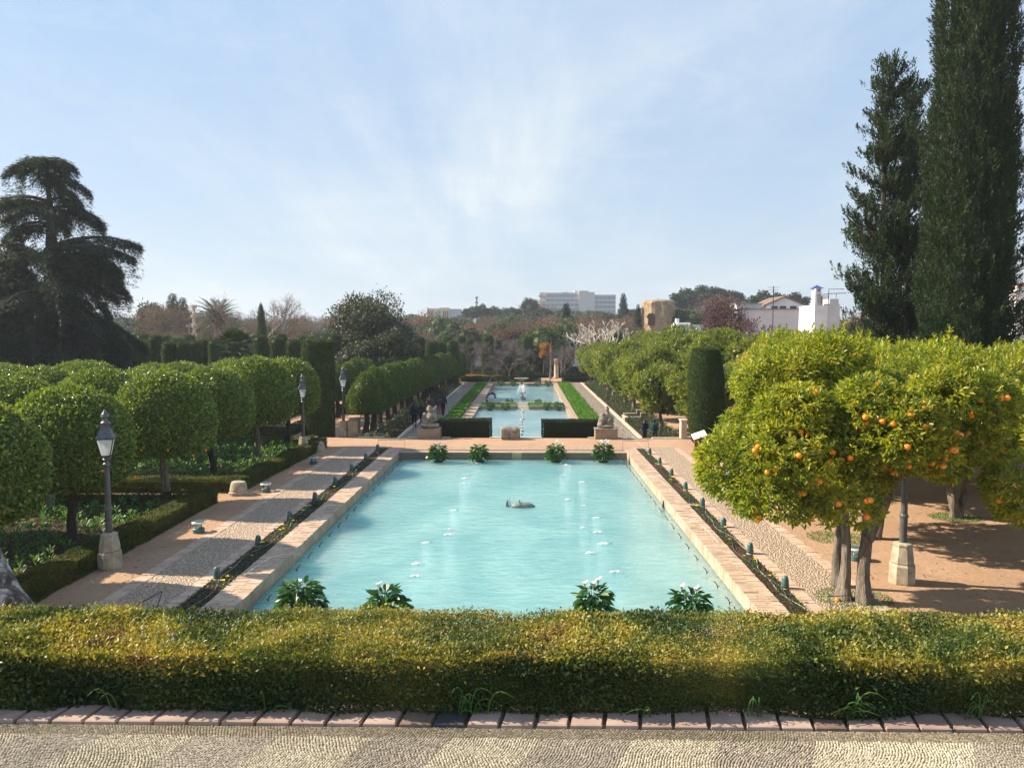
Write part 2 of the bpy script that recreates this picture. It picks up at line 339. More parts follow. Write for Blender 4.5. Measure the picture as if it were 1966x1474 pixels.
def brickmat(name, c1, c2, mortar, bw, bh, rotz=0.0, kind='World', off=.5, dirt=.35, ms=.008, swap=False):
    m, t, o = newmat(name)
    if swap:  # vertical face: use x+y along, z up
        g = t.nodes.new('ShaderNodeNewGeometry') if kind == 'World' else None
        src = g.outputs['Position'] if g else t.nodes.new('ShaderNodeTexCoord').outputs['Object']
        s2 = t.nodes.new('ShaderNodeSeparateXYZ'); t.links.new(src, s2.inputs[0]); cb2 = t.nodes.new('ShaderNodeCombineXYZ')
        t.links.new(tm(t, 'ADD', s2.outputs[0], s2.outputs[1]), cb2.inputs[0]); t.links.new(s2.outputs[2], cb2.inputs[1]); v = cb2.outputs[0]
    else: v = coords(t, kind, (1, 1, 1), (0, 0, rotz))
    b = t.nodes.new('ShaderNodeTexBrick'); b.offset = off; b.inputs['Scale'].default_value = 1.0; b.inputs['Brick Width'].default_value = bw; b.inputs['Row Height'].default_value = bh
    b.inputs['Mortar Size'].default_value = ms; b.inputs['Mortar Smooth'].default_value = .3; b.inputs['Bias'].default_value = 0.0
    b.inputs['Color1'].default_value = (*c1, 1); b.inputs['Color2'].default_value = (*c2, 1); b.inputs['Mortar'].default_value = (*mortar, 1); t.links.new(v, b.inputs['Vector'])
    nz = noise(t, coords(t, kind), 2.2, 6, .65); n2 = noise(t, coords(t, kind), 14, 5, .7)
    c = mixc(t, tm(t, 'MULTIPLY', ramp(t, nz, [(.38, (0, 0, 0)), (.68, (1, 1, 1))]), dirt), b.outputs[0], (.14, .12, .09))
    c = mixc(t, tm(t, 'MULTIPLY', n2, .25), c, (.62, .52, .42))
    h = tm(t, 'ADD', tm(t, 'SUBTRACT', 1.0, b.outputs[1]), tm(t, 'MULTIPLY', n2, .5))
    t.links.new(pbsdf(t, c, .88, .2, bump(t, h, .8, .012)), o.inputs[0]); return m
MT['coping_top'] = simple('coping_bricks', (.36, .26, .185), (.54, .41, .30), 2.0, .85, .25, .6, .012, kind='World')
MT['coping'] = brickmat('coping_brick', (.50, .33, .22), (.36, .25, .17), (.25, .21, .16), .29, .075, 0.0)
MT['coping_x'] = brickmat('coping_brick_across', (.46, .31, .21), (.34, .24, .165), (.22, .19, .15), .29, .075, math.pi/2)
MT['edging'] = brickmat('path_edging_brick', (.46, .31, .23), (.36, .26, .20), (.24, .20, .16), .36, .17, 0.0, dirt=.3)
MT['wallbrick'] = brickmat('wall_brick', (.42, .31, .19), (.34, .26, .17), (.30, .26, .19), .29, .06, swap=True, dirt=.5)
MT['dark_brick'] = brickmat('dark_brick', (.24, .18, .12), (.17, .13, .09), (.12, .10, .075), .29, .06, swap=True, dirt=.6, ms=.012)  # darker version of the wall brick, for the far pool end wall
MT['basinbrick'] = brickmat('basin_brick', (.62, .50, .27), (.50, .40, .24), (.42, .36, .22), .29, .07, swap=True, dirt=.3)
MT['pedestal'] = brickmat('pedestal_brick', (.33, .19, .13), (.42, .28, .19), (.36, .31, .24), .29, .062, swap=True, dirt=.45, ms=.014)
MT['stone'] = simple('pale_stone', (.30, .26, .19), (.50, .45, .34), 4, .9, .2, .5, .02)
MT['kerbstone'] = simple('kerb_stone', (.42, .36, .27), (.58, .51, .40), 3, .9, .2, .3, .01, kind='World')
m, t, o = newmat('weathered_stone'); v = coords(t); n1 = noise(t, v, 3.5, 8, .7); n2 = noise(t, v, 14, 6, .7)
c = ramp(t, n1, [(.32, (.07, .065, .055)), (.47, (.22, .20, .165)), (.62, (.42, .37, .28))]); c = mixc(t, tm(t, 'MULTIPLY', n2, .4), c, (.30, .29, .22))
t.links.new(pbsdf(t, c, .92, .15, bump(t, tm(t, 'ADD', n1, n2), .9, .04)), o.inputs[0]); MT['statue'] = m
def watermat(name, deep, pale, rough=.06, ws=1.0, amp=.05, mot=(.3, .7)):
    m, t, o = newmat(name); v = coords(t, 'World', (.75, 1.9, 1)); v2 = coords(t, 'World', (1, 1.5, 1), (0, 0, .5))
    a = noise(t, v, 1.7*ws, 5, .62, .5); b = noise(t, v2, 5.5*ws, 4, .6, .3); big = noise(t, coords(t, 'World', (1, .55, 1)), .28, 4, .55, .6)
    c = ramp(t, big, [(mot[0], deep), (mot[1], pale)]); c = mixc(t, tm(t, 'MULTIPLY', ramp(t, a, [(.35, (1, 1, 1)), (.62, (0, 0, 0))]), .3), c, tuple(q*.7 for q in deep))
    h = tm(t, 'ADD', a, tm(t, 'MULTIPLY', b, .55))
    pb = pbsdf(t, c, rough, .5, bump(t, h, 1.0, amp), ior=1.36); t.links.new(pb, o.inputs[0]); pn = pb.node; pn.inputs['Subsurface Weight'].default_value = 1.0; pn.inputs['Subsurface Radius'].default_value = (.6, 1.0, 1.0); pn.inputs['Subsurface Scale'].default_value = 6.0; return m
MT['water'] = watermat('turquoise_water', (.16, .385, .405), (.30, .55, .545), .05, 1.25, .10)
MT['water2'] = watermat('pale_water', (.16, .32, .37), (.30, .48, .53), .10, .8, .04)
m, t, o = newmat('spray'); p = pbsdf(t, (.95, .97, 1.0), .4, .5); tr = t.nodes.new('ShaderNodeBsdfTransparent'); mx = t.nodes.new('ShaderNodeMixShader'); mx.inputs[0].default_value = .62
t.links.new(tr.outputs[0], mx.inputs[1]); t.links.new(p, mx.inputs[2]); t.links.new(mx.outputs[0], o.inputs[0]); MT['spray'] = m
MT['foam'] = simple('foam', (.85, .93, .93), None, 5, .5, .4, 0)
MT['iron'] = simple('dark_iron', (.035, .037, .04), (.06, .06, .062), 12, .45, .5, .1, .003, .3)
MT['lampgrey'] = simple('lamp_grey_paint', (.09, .095, .10), (.14, .145, .15), 10, .4, .5, .1, .003, .3)
MT['green_metal'] = simple('green_paint', (.045, .11, .11), (.075, .16, .155), 12, .4, .5, .1, .003)
MT['white'] = simple('white_paint', (.72, .72, .70), (.82, .82, .80), 3, .7, .3, .1, .003)
MT['rust'] = simple('rusty_steel', (.16, .055, .03), (.24, .09, .05), 7, .8, .2, .2, .004)
MT['hose'] = simple('pale_hose', (.38, .36, .31), None, 5, .5, .4, 0)
MT['darkhose'] = simple('dark_hose', (.10, .095, .08), None, 5, .5, .4, 0)
m, t, o = newmat('lantern_glass'); p = pbsdf(t, (.78, .82, .84), .22, .6, bump(t, noise(t, coords(t), 20, 3), .2, .005)); tl = t.nodes.new('ShaderNodeBsdfTranslucent'); tl.inputs[0].default_value = (.85, .9, .92, 1)
tr = t.nodes.new('ShaderNodeBsdfTransparent'); mx = t.nodes.new('ShaderNodeMixShader'); mx.inputs[0].default_value = .45; t.links.new(p, mx.inputs[1]); t.links.new(tl.outputs[0], mx.inputs[2])
mx2 = t.nodes.new('ShaderNodeMixShader'); mx2.inputs[0].default_value = .25; t.links.new(mx.outputs[0], mx2.inputs[1]); t.links.new(tr.outputs[0], mx2.inputs[2]); t.links.new(mx2.outputs[0], o.inputs[0]); MT['glass'] = m
# foliage
MT['globe'] = leafmat('clipped_orange_leaf', [(.04, .08, .018), (.09, .155, .026), (.18, .25, .038), (.36, .40, .07)], 1.5, .30, .34, .5, .2)
MT['orange_near'] = leafmat('orange_leaf', [(.06, .12, .018), (.16, .225, .024), (.34, .35, .036), (.52, .46, .06)], .8, .50, .38, .5, .35)
MT['orange_far'] = leafmat('orange_leaf_dull', [(.045, .09, .016), (.10, .16, .02), (.20, .23, .03), (.33, .30, .04)], .7, .35, .4, .4, .45)
MT['alley'] = leafmat('alley_leaf', [(.035, .075, .014), (.075, .13, .02), (.15, .20, .03)], 1.0, .36, .45, .35, .35)
MT['topiary'] = leafmat('cypress_topiary', [(.028, .055, .018), (.055, .09, .025), (.10, .135, .038)], 2.0, .2, .6, .2, .4)
MT['cypress'] = leafmat('cypress_foliage', [(.015, .034, .014), (.032, .056, .022), (.065, .09, .035)], .7, .2, .6, .2, .3)
MT['cedar'] = leafmat('cedar_foliage', [(.020, .042, .030), (.040, .068, .046), (.075, .105, .068)], .5, .2, .55, .25, .4)
MT['oak'] = leafmat('oak_foliage', [(.028, .042, .022), (.05, .065, .032), (.085, .095, .048)], .6, .15, .5, .3, .4)
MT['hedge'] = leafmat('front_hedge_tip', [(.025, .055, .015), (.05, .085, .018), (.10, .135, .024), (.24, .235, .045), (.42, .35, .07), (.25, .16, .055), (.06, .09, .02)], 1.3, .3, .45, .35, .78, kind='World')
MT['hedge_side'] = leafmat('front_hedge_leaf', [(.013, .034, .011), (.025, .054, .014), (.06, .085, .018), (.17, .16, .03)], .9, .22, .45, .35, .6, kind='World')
MT['hedge2'] = leafmat('bed_hedge_leaf', [(.022, .045, .012), (.045, .075, .014), (.11, .12, .02), (.24, .20, .03)], .8, .28, .5, .3, .45, kind='World')
MT['dark_hedge'] = leafmat('dark_hedge_leaf', [(.012, .028, .012), (.022, .045, .016), (.035, .06, .02)], 1.5, .15, .5, .3, .3)
MT['bed'] = leafmat('bedding_leaf', [(.045, .12, .03), (.085, .20, .045), (.16, .30, .07)], 1.0, .35, .45, .4, .3)
MT['ground_cover'] = leafmat('bright_ground_cover', [(.05, .15, .02), (.09, .23, .025), (.15, .30, .035)], 1.0, .35, .5, .3, .3)
MT['calla'] = leafmat('calla_leaf', [(.02, .07, .015), (.035, .11, .02), (.06, .16, .03)], 3, .3, .3, .5, .2)
MT['rose'] = leafmat('shrub_leaf', [(.035, .06, .03), (.06, .09, .05), (.12, .15, .09)], 1.5, .3, .5, .3, .3)
MT['palm'] = leafmat('palm_leaf', [(.035, .055, .03), (.07, .09, .05), (.12, .13, .075)], .8, .2, .45, .4, .3)
MT['palm2'] = leafmat('dark_palm_leaf', [(.02, .045, .02), (.035, .07, .025), (.06, .10, .035)], .8, .2, .45, .4, .3)
MT['farpine'] = leafmat('far_pine', [(.02, .04, .02), (.035, .06, .028), (.055, .08, .035)], .3, .15, .6, .2, .4)
MT['fargreen'] = leafmat('far_green', [(.035, .06, .02), (.06, .09, .03), (.10, .12, .045)], .3, .2, .6, .2, .4)
MT['farbrown'] = leafmat('far_brown', [(.10, .074, .064), (.15, .112, .096), (.21, .16, .138)], .3, .2, .8, .1, .5)
MT['farred'] = leafmat('far_russet', [(.14, .078, .058), (.20, .115, .088), (.26, .165, .13)], .3, .2, .8, .1, .5)
MT['fargrey'] = leafmat('far_grey', [(.11, .095, .088), (.16, .135, .125), (.22, .19, .175)], .3, .15, .8, .1, .5)
MT['purple'] = leafmat('purple_plum_leaf', [(.055, .028, .032), (.095, .048, .05), (.15, .09, .085)], .5, .15, .6, .2, .5)
MT['yellowleaf'] = leafmat('autumn_yellow_leaf', [(.35, .20, .05), (.45, .26, .06)], .5, .2, .6, .2, .5)
MT['bark'] = simple('grey_bark', (.13, .11, .09), (.30, .26, .215), 5, .9, .15, 1.0, .05, stretch=(3, 3, .6))
MT['darkbark'] = simple('dark_bark', (.035, .028, .022), (.085, .07, .055), 4, .9, .15, .8, .03, stretch=(3, 3, .6))
MT['palebark'] = simple('pale_bark', (.42, .39, .33), (.60, .56, .48), 4, .85, .2, .5, .02)
MT['greytwig'] = simple('grey_twig', (.12, .10, .10), (.20, .17, .17), 3, .85, .2, 0)
MT['browntwig'] = simple('brown_twig', (.16, .12, .095), (.26, .20, .16), 3, .85, .2, 0)
m, t, o = newmat('lichen_bark'); v = coords(t); n1 = noise(t, v, 3.5, 8, .72, .6); n2 = noise(t, v, 12, 6, .7)
c = ramp(t, n1, [(.40, (.06, .05, .045)), (.5, (.16, .14, .125)), (.56, (.42, .41, .39)), (.66, (.62, .62, .60))]); t.links.new(pbsdf(t, c, .9, .2, bump(t, tm(t, 'ADD', n1, n2), 1.0, .05)), o.inputs[0]); MT['lichen'] = m
MT['orange'] = simple('orange_fruit', (.80, .22, .015), (.86, .30, .02), 8, .4, .5, .2, .004)
MT['petal'] = simple('yellow_petal', (.80, .60, .03), None, 8, .6, .3, 0)
MT['petalwhite'] = simple('white_petal', (.82, .82, .74), None, 8, .5, .3, 0)
MT['terracotta_tile'] = simple('terracotta_tile', (.31, .215, .17), (.43, .32, .26), 2.5, .8, .25, .35, .008, kind='World')
MT['slate_tile'] = simple('dark_tile', (.05, .05, .055), (.08, .075, .075), 3, .6, .3, .3, .008)
# ------------------------------------------------------------------ ground, terraces, pools
Z2 = -0.8; YS = 44.5; TZ = 2.9
P1 = (-6.53, 5.17, 14.6, 39.0); P2 = (-4.4, 3.65, 47.2, 102.5)
WZ1 = -0.34; WZ2 = Z2 - 0.22
def terrain(X, Y):
    s = np.clip((Y-150)/280, 0, 1); s = s*s*(3-2*s)
    e = np.clip((X+140)/160, 0, 1); e = e*e*(3-2*e)
    hill = 9*s*(.2 + .8*e) + 9*np.clip((Y-430)/300, 0, 1)*e
    far = 0*X
    return Z2 + hill + far
def structure(o): o['kind'] = 'structure'; return o
mb = MB()
def grid(xs, ys, zf, holes=()):
    for i in range(len(xs)-1):
        for j in range(len(ys)-1):
            cx, cy = (xs[i]+xs[i+1])/2, (ys[j]+ys[j+1])/2
            if any(h[0] < cx < h[1] and h[2] < cy < h[3] for h in holes): continue
            mb.add([(xs[i], ys[j], zf(xs[i], ys[j])), (xs[i+1], ys[j], zf(xs[i+1], ys[j])), (xs[i+1], ys[j+1], zf(xs[i+1], ys[j+1])), (xs[i], ys[j+1], zf(xs[i], ys[j+1]))], [(0, 1, 2, 3)])
grid([-2500, -300, P1[0], P1[1], 300, 2500], [-2500, -60, P1[2], P1[3], YS], lambda x, y: 0.0, [P1])
for a, b in ((-2500, 2500),): mb.add([(a, YS, 0), (b, YS, 0), (b, YS, Z2), (a, YS, Z2)], [(0, 1, 2, 3)])
grid([-2500, -300, P2[0], P2[1], 300, 2500], [YS, P2[2], P2[3], 150], lambda x, y: Z2, [P2])
xs = list(np.linspace(-2500, 2500, 41)); ys = [150, 180, 220, 260, 300, 350, 400, 450, 520, 600, 700, 850, 1050, 1300, 1700, 2100, 2500]
grid(xs, ys, lambda x, y: float(terrain(np.float64(x), np.float64(y))))
structure(mb.build('ground', MT['sand']))
# field beyond the garden so that far ground is not sand
mb = MB(); mb.add([(-260, 118, Z2+.01), (260, 118, Z2+.01), (260, 150, Z2+.01), (-260, 150, Z2+.01)], [(0, 1, 2, 3)])
nx = len(xs); 
for j in range(len(ys)-1):
    for i in range(nx-1):
        q = [(xs[i], ys[j]), (xs[i+1], ys[j]), (xs[i+1], ys[j+1]), (xs[i], ys[j+1])]
        mb.add([(a, b, float(terrain(np.float64(a), np.float64(b)))+.25) for a, b in q], [(0, 1, 2, 3)])
structure(mb.build('field', simple('far_field', (.05, .055, .025), (.11, .10, .055), .05, .95, .1, 0, kind='World')))

def slab(name, rects, z0, z1, mat):
    mb = MB()
    for x0, x1, y0, y1 in rects: mb.box((x0, y0, z0), (x1, y1, z1))
    return structure(mb.build(name, mat))
# basins
def basin(p, zb, ztop, name, wname, wz, wm):
    mb = MB(); x0, x1, y0, y1 = p; th = .02
    mb.box((x0-th, y0-th, zb-.1), (x1+th, y1+th, zb))
    mb.box((x0-th-.1, y0, zb), (x0, y1, ztop)); mb.box((x1, y0, zb), (x1+th+.1, y1, ztop)); mb.box((x0-.1, y1, zb), (x1+.1, y1+.12, ztop)); mb.box((x0-.1, y0-.12, zb), (x1+.1, y0, ztop))
    structure(mb.build(name, MT['basinbrick']))
    mb = MB(); mb.add([(x0, y0, wz), (x1, y0, wz), (x1, y1, wz), (x0, y1, wz)], [(0, 1, 2, 3)]); structure(mb.build(wname, wm))
basin(P1, -1.2, -.005, 'pool_basin', 'pool_water', WZ1, MT['water'])
basin(P2, Z2-1.2, Z2-.005, 'lower_pool_basin', 'lower_pool_water', WZ2, MT['water2'])
# coping and paths, upper level
PR = (5.80, 6.31, 8.12); PL = (-7.25, -7.82, -9.75)
def bricks(name, strips, z0, z1, mat, seed, dy=(.135, .15), cols=(2, 3)):
    mb = MB(); g = rng(seed)
    for a, b, ya, yb in strips:
        mb.box((a+.006, ya, z0), (b-.006, yb, z1-.016)); y = ya
        while y < yb-.05:
            l = g.uniform(*dy); k = g.integers(cols[0], cols[1]+1); e = np.linspace(a, b, k+1); e[1:-1] += g.uniform(-.08, .08, k-1); e[0] += g.uniform(-.008, .008); e[-1] += g.uniform(-.008, .008)
            for q in range(k):
                z = z1 + g.uniform(-.008, .006); mb.box((e[q]+.005, y+.006, z0 if q in (0, k-1) else z1-.03), (e[q+1]-.005, min(yb, y+l-.008), z))
            y += l
    return structure(mb.build(name, mat))
bricks('pool_coping', [(P1[1]-.03, PR[0], 14.6, 40.4), (PL[0], P1[0]+.03, 14.6, 40.4)], -.30, .05, MT['coping_top'], 15)
mb = MB()
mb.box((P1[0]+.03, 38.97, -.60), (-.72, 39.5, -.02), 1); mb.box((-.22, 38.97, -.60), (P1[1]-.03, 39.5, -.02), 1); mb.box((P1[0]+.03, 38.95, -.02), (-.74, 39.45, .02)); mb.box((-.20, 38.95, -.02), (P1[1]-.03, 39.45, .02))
mb.box((P1[0]+.03, 39.78, -.1), (P1[1]-.03, 40.1, .035)); mb.box((P1[0]+.03, 39.5, -.35), (P1[1]-.03, 39.78, -.16))
mb.box((P1[0]+.03, 14.2, -.3), (P1[1]-.03, 14.6, .05)); structure(mb.build('pool_end_coping', [MT['coping_x'], MT['dark_brick']]))
slab('pebble_strip', [(P1[0]+.03, P1[1]-.03, 40.1, 41.0), (PL[2], PL[0], 40.4, 41.0), (PR[0], PR[2], 40.4, 41.0)], -.1, .022, MT['cobble'])
ew = .30
slab('path', [(PR[1]+ew, PR[2]-ew, 12, 40.4), (PL[2]+ew+.05, PL[1]-ew, 12, 40.4)], -.1, .028, MT['cobble'])
mb = MB(); g = rng(5)
for a, b in ((PR[1], PR[1]+ew), (PR[2]-ew, PR[2]), (PL[1]-ew, PL[1]), (PL[2], PL[2]+ew+.05)):
    y = 12.0
    while y < 40.3:
        l = g.uniform(.16, .30); j = g.uniform(-.012, .012, 2); z = .03 + g.uniform(0, .012)
        mid = (a+b)/2 + g.uniform(-.05, .05)
        if g.random() < .5: mb.box((a+j[0], y, -.05), (b+j[1], y+l-.014, z))
        else: mb.box((a+j[0], y, -.05), (mid-.006, y+l-.014, z)); mb.box((mid+.006, y, -.05), (b+j[1], y+l-.014, z+.004))
        y += l
structure(mb.build('path_edging', simple('edging_bricks', (.40, .285, .20), (.56, .42, .32), 2.2, .85, .25, .5, .01, kind='World')))
# cross bands of brick in the cobbles
slab('brick_band', [(PL[0]-.35, P1[0]-.7, y, y+.34) for y in (26.6,)] + [(PR[0]-.02, PR[1]+.03, y, y+.34) for y in (27.0,)] + [(PL[1]-.03, PL[0]+.02, 26.6, 26.94)], -.1, .045, MT['edging'])
slab('planting_soil', [(PR[0], PR[1], 12, 40.4), (PL[1], PL[0], 12, 40.4)], -.12, .004, MT['soil'])
# beds on the left
slab('bed_soil', [(-32, -11.3, 12, 27.2), (-26, -11.2, 29.2, 40.7), (-60, -33, 12, 40.7)], -.1, .012, MT['soil'])
# kerb along the step to the lower garden
mb = MB()
for a, b in ((-60, -12.2), (-9.8, -8.3), (-4.9, -4.4), (3.6, 4.0), (7.3, 11.0)): mb.box((a, YS-.25, -.1), (b, YS+.03, .06))
mb.box((-6.9, YS-.22, -.1), (-4.95, YS+.04, .05)); mb.box((-2.1, YS-.22, -.1), (.95, YS+.04, .05)); mb.box((3.95, YS-.22, -.1), (5.6, YS+.04, .05))
structure(mb.build('step_kerb', MT['kerbstone']))
# steps down on both side paths
for xa, xb in ((-8.15, -6.95), (5.75, 7.3)):
    mb = MB()
    for k in range(4): mb.box((xa, YS+.04+.34*k, Z2), (xb, YS+.04+.34*(k+1), -.16*(k+1)))
    structure(mb.build('steps', MT['coping_x']))
# lower garden strips
Y0, Y1 = 46.2, 104.0
slab('lower_coping', [(P2[1]-.03, 4.2, 47.2, 102.6), (-5.25, P2[0]+.03, 47.2, 102.6), (P2[0], P2[1], 102.52, 103.0)], Z2-.3, Z2+.05, MT['coping'])
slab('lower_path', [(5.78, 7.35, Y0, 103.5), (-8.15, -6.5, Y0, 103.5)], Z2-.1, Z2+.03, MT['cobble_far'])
slab('lower_soil', [(4.2, 5.78, 47.2, 102.6), (-6.5, -5.25, 47.2, 102.6), (7.6, 10.4, 46, 103), (-10.4, -8.4, 46, 103)], Z2-.1, Z2+.012, MT['soil'])
slab('path_kerb', [(7.35, 7.6, Y0, 103.5), (-8.4, -8.15, Y0, 103.5), (-10.6, -10.4, 46, 103), (4.2, 5.78, 74.0, 74.35), (-6.5, -5.25, 74.0, 74.35)], Z2-.1, Z2+.12, MT['kerbstone'])
# wall between the two lower basins with a small chute in the middle
mb = MB()
for a, b in ((P2[0]+.02, -.95), (.25, P2[1]-.02)):
    mb.box((a, 71.0, Z2-1), (b, 71.35, Z2+.12)); mb.box((a, 74.3, Z2-1), (b, 74.65, Z2+.12)); mb.box((a, 71.35, Z2-1), (b, 74.3, Z2+.0), 1)
tag(mb.build('divider_wall', [MT['wallbrick'], MT['soil']]), 'low brick divider planted on top between the two lower basins', 'wall')
mb = MB()
for k in range(5): mb.box((-.95, 71.0+.7*k, Z2-1), (.25, 71.7+.7*k, Z2-.2+.06*k))
tag(mb.build('water_chute', MT['stone']), 'stepped stone chute running through the gap in the basin divider', 'chute')
# ground cover beside the lower basins
for nm, x0, x1, lab in (('ground_cover', 4.25, 5.73, 0), ('ground_cover', -6.45, -5.3, 1)):
    mb = MB(); g = rng(40+lab); n = 42000
    P = np.stack([g.uniform(x0, x1, n), g.uniform(47.3, 102.5, n), Z2 + .05 + .20*g.random(n)], 1); P = P[np.abs(P[:, 1]-74.17) > .22]
    P[:, 2] += .06*snoise(P*[1, 1, 0], 6, 3); n = len(P)
    mb.leaves(P, unit(g, n)*.8 + [0, 0, .5], np.array([0, 0, 1.]) + .5*unit(g, n), g.uniform(.10, .18, n), .07)
    tag(mb.build(nm, MT['ground_cover']), kind='stuff')

# ------------------------------------------------------------------ viewing terrace with pebble mosaic
mb = MB(); mb.box((-16, -14, TZ-.3), (16, 7.9, TZ)); structure(mb.build('terrace_slab', simple('mortar', (.10, .08, .055), (.17, .14, .095), 9, .95, .1, .5, .01, kind='World')))
mb = MB(); mb.box((-16, 7.9, -.05), (16, 8.3, TZ+.06)); tag(mb.build('retaining_wall', MT['wallbrick']), 'brick retaining wall under the clipped front hedge', 'wall')
g = rng(77); mb = MB(); KF = 6.20
bx = [gp(x, 1412, TZ).x for x in (50, 200, 378, 540, 715, 870, 1037, 1212, 1380, 1560, 1850)]
while bx[0] > -7: bx = [bx[0]-.80] + bx
bx_n0 = len(bx)-11
def patch(x, y):   # 0 brown, 1 light, 2 border
    q = x + .45*(6.03 - y)
    k = np.searchsorted(bx, q) + bx_n0
    return np.where(y > 6.03, 2, np.where(((k % 2) == 0), 1, 0)) if False else np.where(y > 6.03, 2, ((k - bx_n0*2) % 2 == 0).astype(int))
def pebbles(P, ang, a, b, h, m):
    n = len(P); K = 6; th = np.arange(K)*2*math.pi/K
    jr = 1 + .14*g.normal(size=(n, K)); out_ = []
    for rr, zz_ in ((1.0, 0.0), (.66, .82)):
        x = rr*a[:, None]*np.cos(th)*jr; y = rr*b[:, None]*np.sin(th)*jr; ca, sa = np.cos(ang)[:, None], np.sin(ang)[:, None]
        out_.append(np.stack([P[:, 0:1] + x*ca - y*sa, P[:, 1:2] + x*sa + y*ca, TZ + zz_*h[:, None] + 0*x], -1))
    top = np.stack([P[:, 0], P[:, 1], TZ + h], -1)[:, None, :]
    V = np.concatenate([out_[0], out_[1], top], 1); nv = 2*K+1; base = np.arange(n)[:, None]*nv
    Fq = np.concatenate([base + np.array([[i, (i+1) % K, K+(i+1) % K, K+i]]) for i in range(K)]); Ft = np.concatenate([base + np.array([[K+i, K+(i+1) % K, 2*K]]) for i in range(K)])
    mb.add(V.reshape(-1, 3), [Fq, Ft], m)
ptch = .0245
xs_, ys_ = np.meshgrid(np.arange(-6.2, 6.2, ptch), np.arange(4.9, KF, ptch*.86)); rows = np.arange(xs_.shape[0])[:, None]
xs_ = xs_ + (rows % 2)*ptch/2; P = np.stack([xs_.ravel(), ys_.ravel()], 1)
P += np.stack([.10*np.sin(P[:, 1]*9+P[:, 0]*2), .05*np.sin(P[:, 0]*7+1)*np.cos(P[:, 0]*2.3)], 1)*.35 + g.normal(size=P.shape)*.0022
P = P[P[:, 1] < KF-.01]; kk = patch(P[:, 0], P[:, 1]); n = len(P)
for ty, (a0, b0, h0, m) in {1: (.0110, .0095, .011, 0), 0: (.0165, .0085, .010, 1), 2: (.015, .008, .007, 2)}.items():
    s = kk == ty; Q = P[s]; n = len(Q); an = .6*snoise(np.c_[Q, 0*Q[:, 0]], 2.0, 9) + (.5 if ty == 0 else 0) + g.normal(size=n)*.25
    pebbles(Q, an, a0*g.uniform(.8, 1.2, n), b0*g.uniform(.8, 1.15, n), h0*g.uniform(.75, 1.2, n), m)
def pebmat(nm, a, b, c):
    m, t, o = newmat(nm); ge = t.nodes.new('ShaderNodeNewGeometry'); nz = noise(t, coords(t, 'World'), 2.5, 4, .6)
    cc = ramp(t, tm(t, 'ADD', tm(t, 'MULTIPLY', ge.outputs['Random Per Island'], .6), tm(t, 'MULTIPLY', nz, .45)), [(.1, a), (.5, b), (1, c)]); t.links.new(pbsdf(t, cc, .6, .35), o.inputs[0]); return m
structure(mb.build('pebble_mosaic', [pebmat('cream_pebble', (.34, .295, .20), (.48, .43, .31), (.62, .57, .43)), pebmat('brown_pebble', (.25, .21, .155), (.37, .32, .24), (.49, .43, .335)), pebmat('mossy_pebble', (.11, .12, .06), (.22, .18, .125), (.34, .29, .21))]))
mb = MB(); x = -6.6; g = rng(12); pat = [1, 0, 0, 0, 0, 0, 0, 0]
k = 0
while x < 6.6:
    w = g.uniform(.27, .295); mt_ = 0
    if abs(x - gp(802, 1390, TZ).x) < .14: mt_ = 2
    if g.random() < .08: mt_ = 1
    sk = .055; z = TZ + .035 + g.uniform(-.006, .004); yb = KF + .35; e = .006
    V = [(x+.005-e, KF, TZ-.02), (x+w-.018-e, KF, TZ-.02), (x+w-.018+sk, yb, TZ-.02), (x+.005+sk, yb, TZ-.02),
         (x+.005, KF+.002, z-.008), (x+w-.018, KF+.002, z-.008), (x+w-.018+sk, yb, z), (x+.005+sk, yb, z), (x+.012, KF+.014, z), (x+w-.026, KF+.014, z)]
    mb.add(V, [(0, 1, 5, 4), (4, 5, 9, 8), (8, 9, 6, 7), (1, 2, 6, 9, 5), (3, 0, 4, 8, 7), (2, 3, 7, 6)], mt_); x += w + g.uniform(.003, .012)
structure(mb.build('terrace_kerb', [MT['terracotta_tile'], simple('brown_tile', (.16, .11, .08), (.24, .17, .13), 3, .85, .2, .3, .008, kind='World'), MT['slate_tile']]))
# front hedge, its soil strip is hidden under the leaves
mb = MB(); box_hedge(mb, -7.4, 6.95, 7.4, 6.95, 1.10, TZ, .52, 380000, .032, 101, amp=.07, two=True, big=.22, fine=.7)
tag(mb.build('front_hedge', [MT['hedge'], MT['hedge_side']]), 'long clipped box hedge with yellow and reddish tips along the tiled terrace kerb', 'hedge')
# blades of grass growing out of the foot of the hedge
mb = MB(); g = rng(31)
for x in list(g.uniform(-5.5, 5.5, 12)) + [gp(900, 1370, TZ).x]*4 + [gp(1620, 1375, TZ).x]*5 + [gp(1850, 1370, TZ).x]*3:
    for q in range(g.integers(2, 4)):
        a = g.uniform(-1, 1); h = g.uniform(.10, .30); y0 = 6.40 + g.uniform(-.02, .02); xx = x + g.uniform(-.08, .08)
        pts = [(xx + a*.16*t*t*1.2, y0 - .10*t - .02, TZ + h*math.sin(t*1.9)/.95) for t in np.linspace(0, 1.15, 7)]
        mb.tube(pts, [.006, .007, .0065, .006, .0045, .003, .001], 4)
tag(mb.build('grass_blades', MT['bed']), kind='stuff')

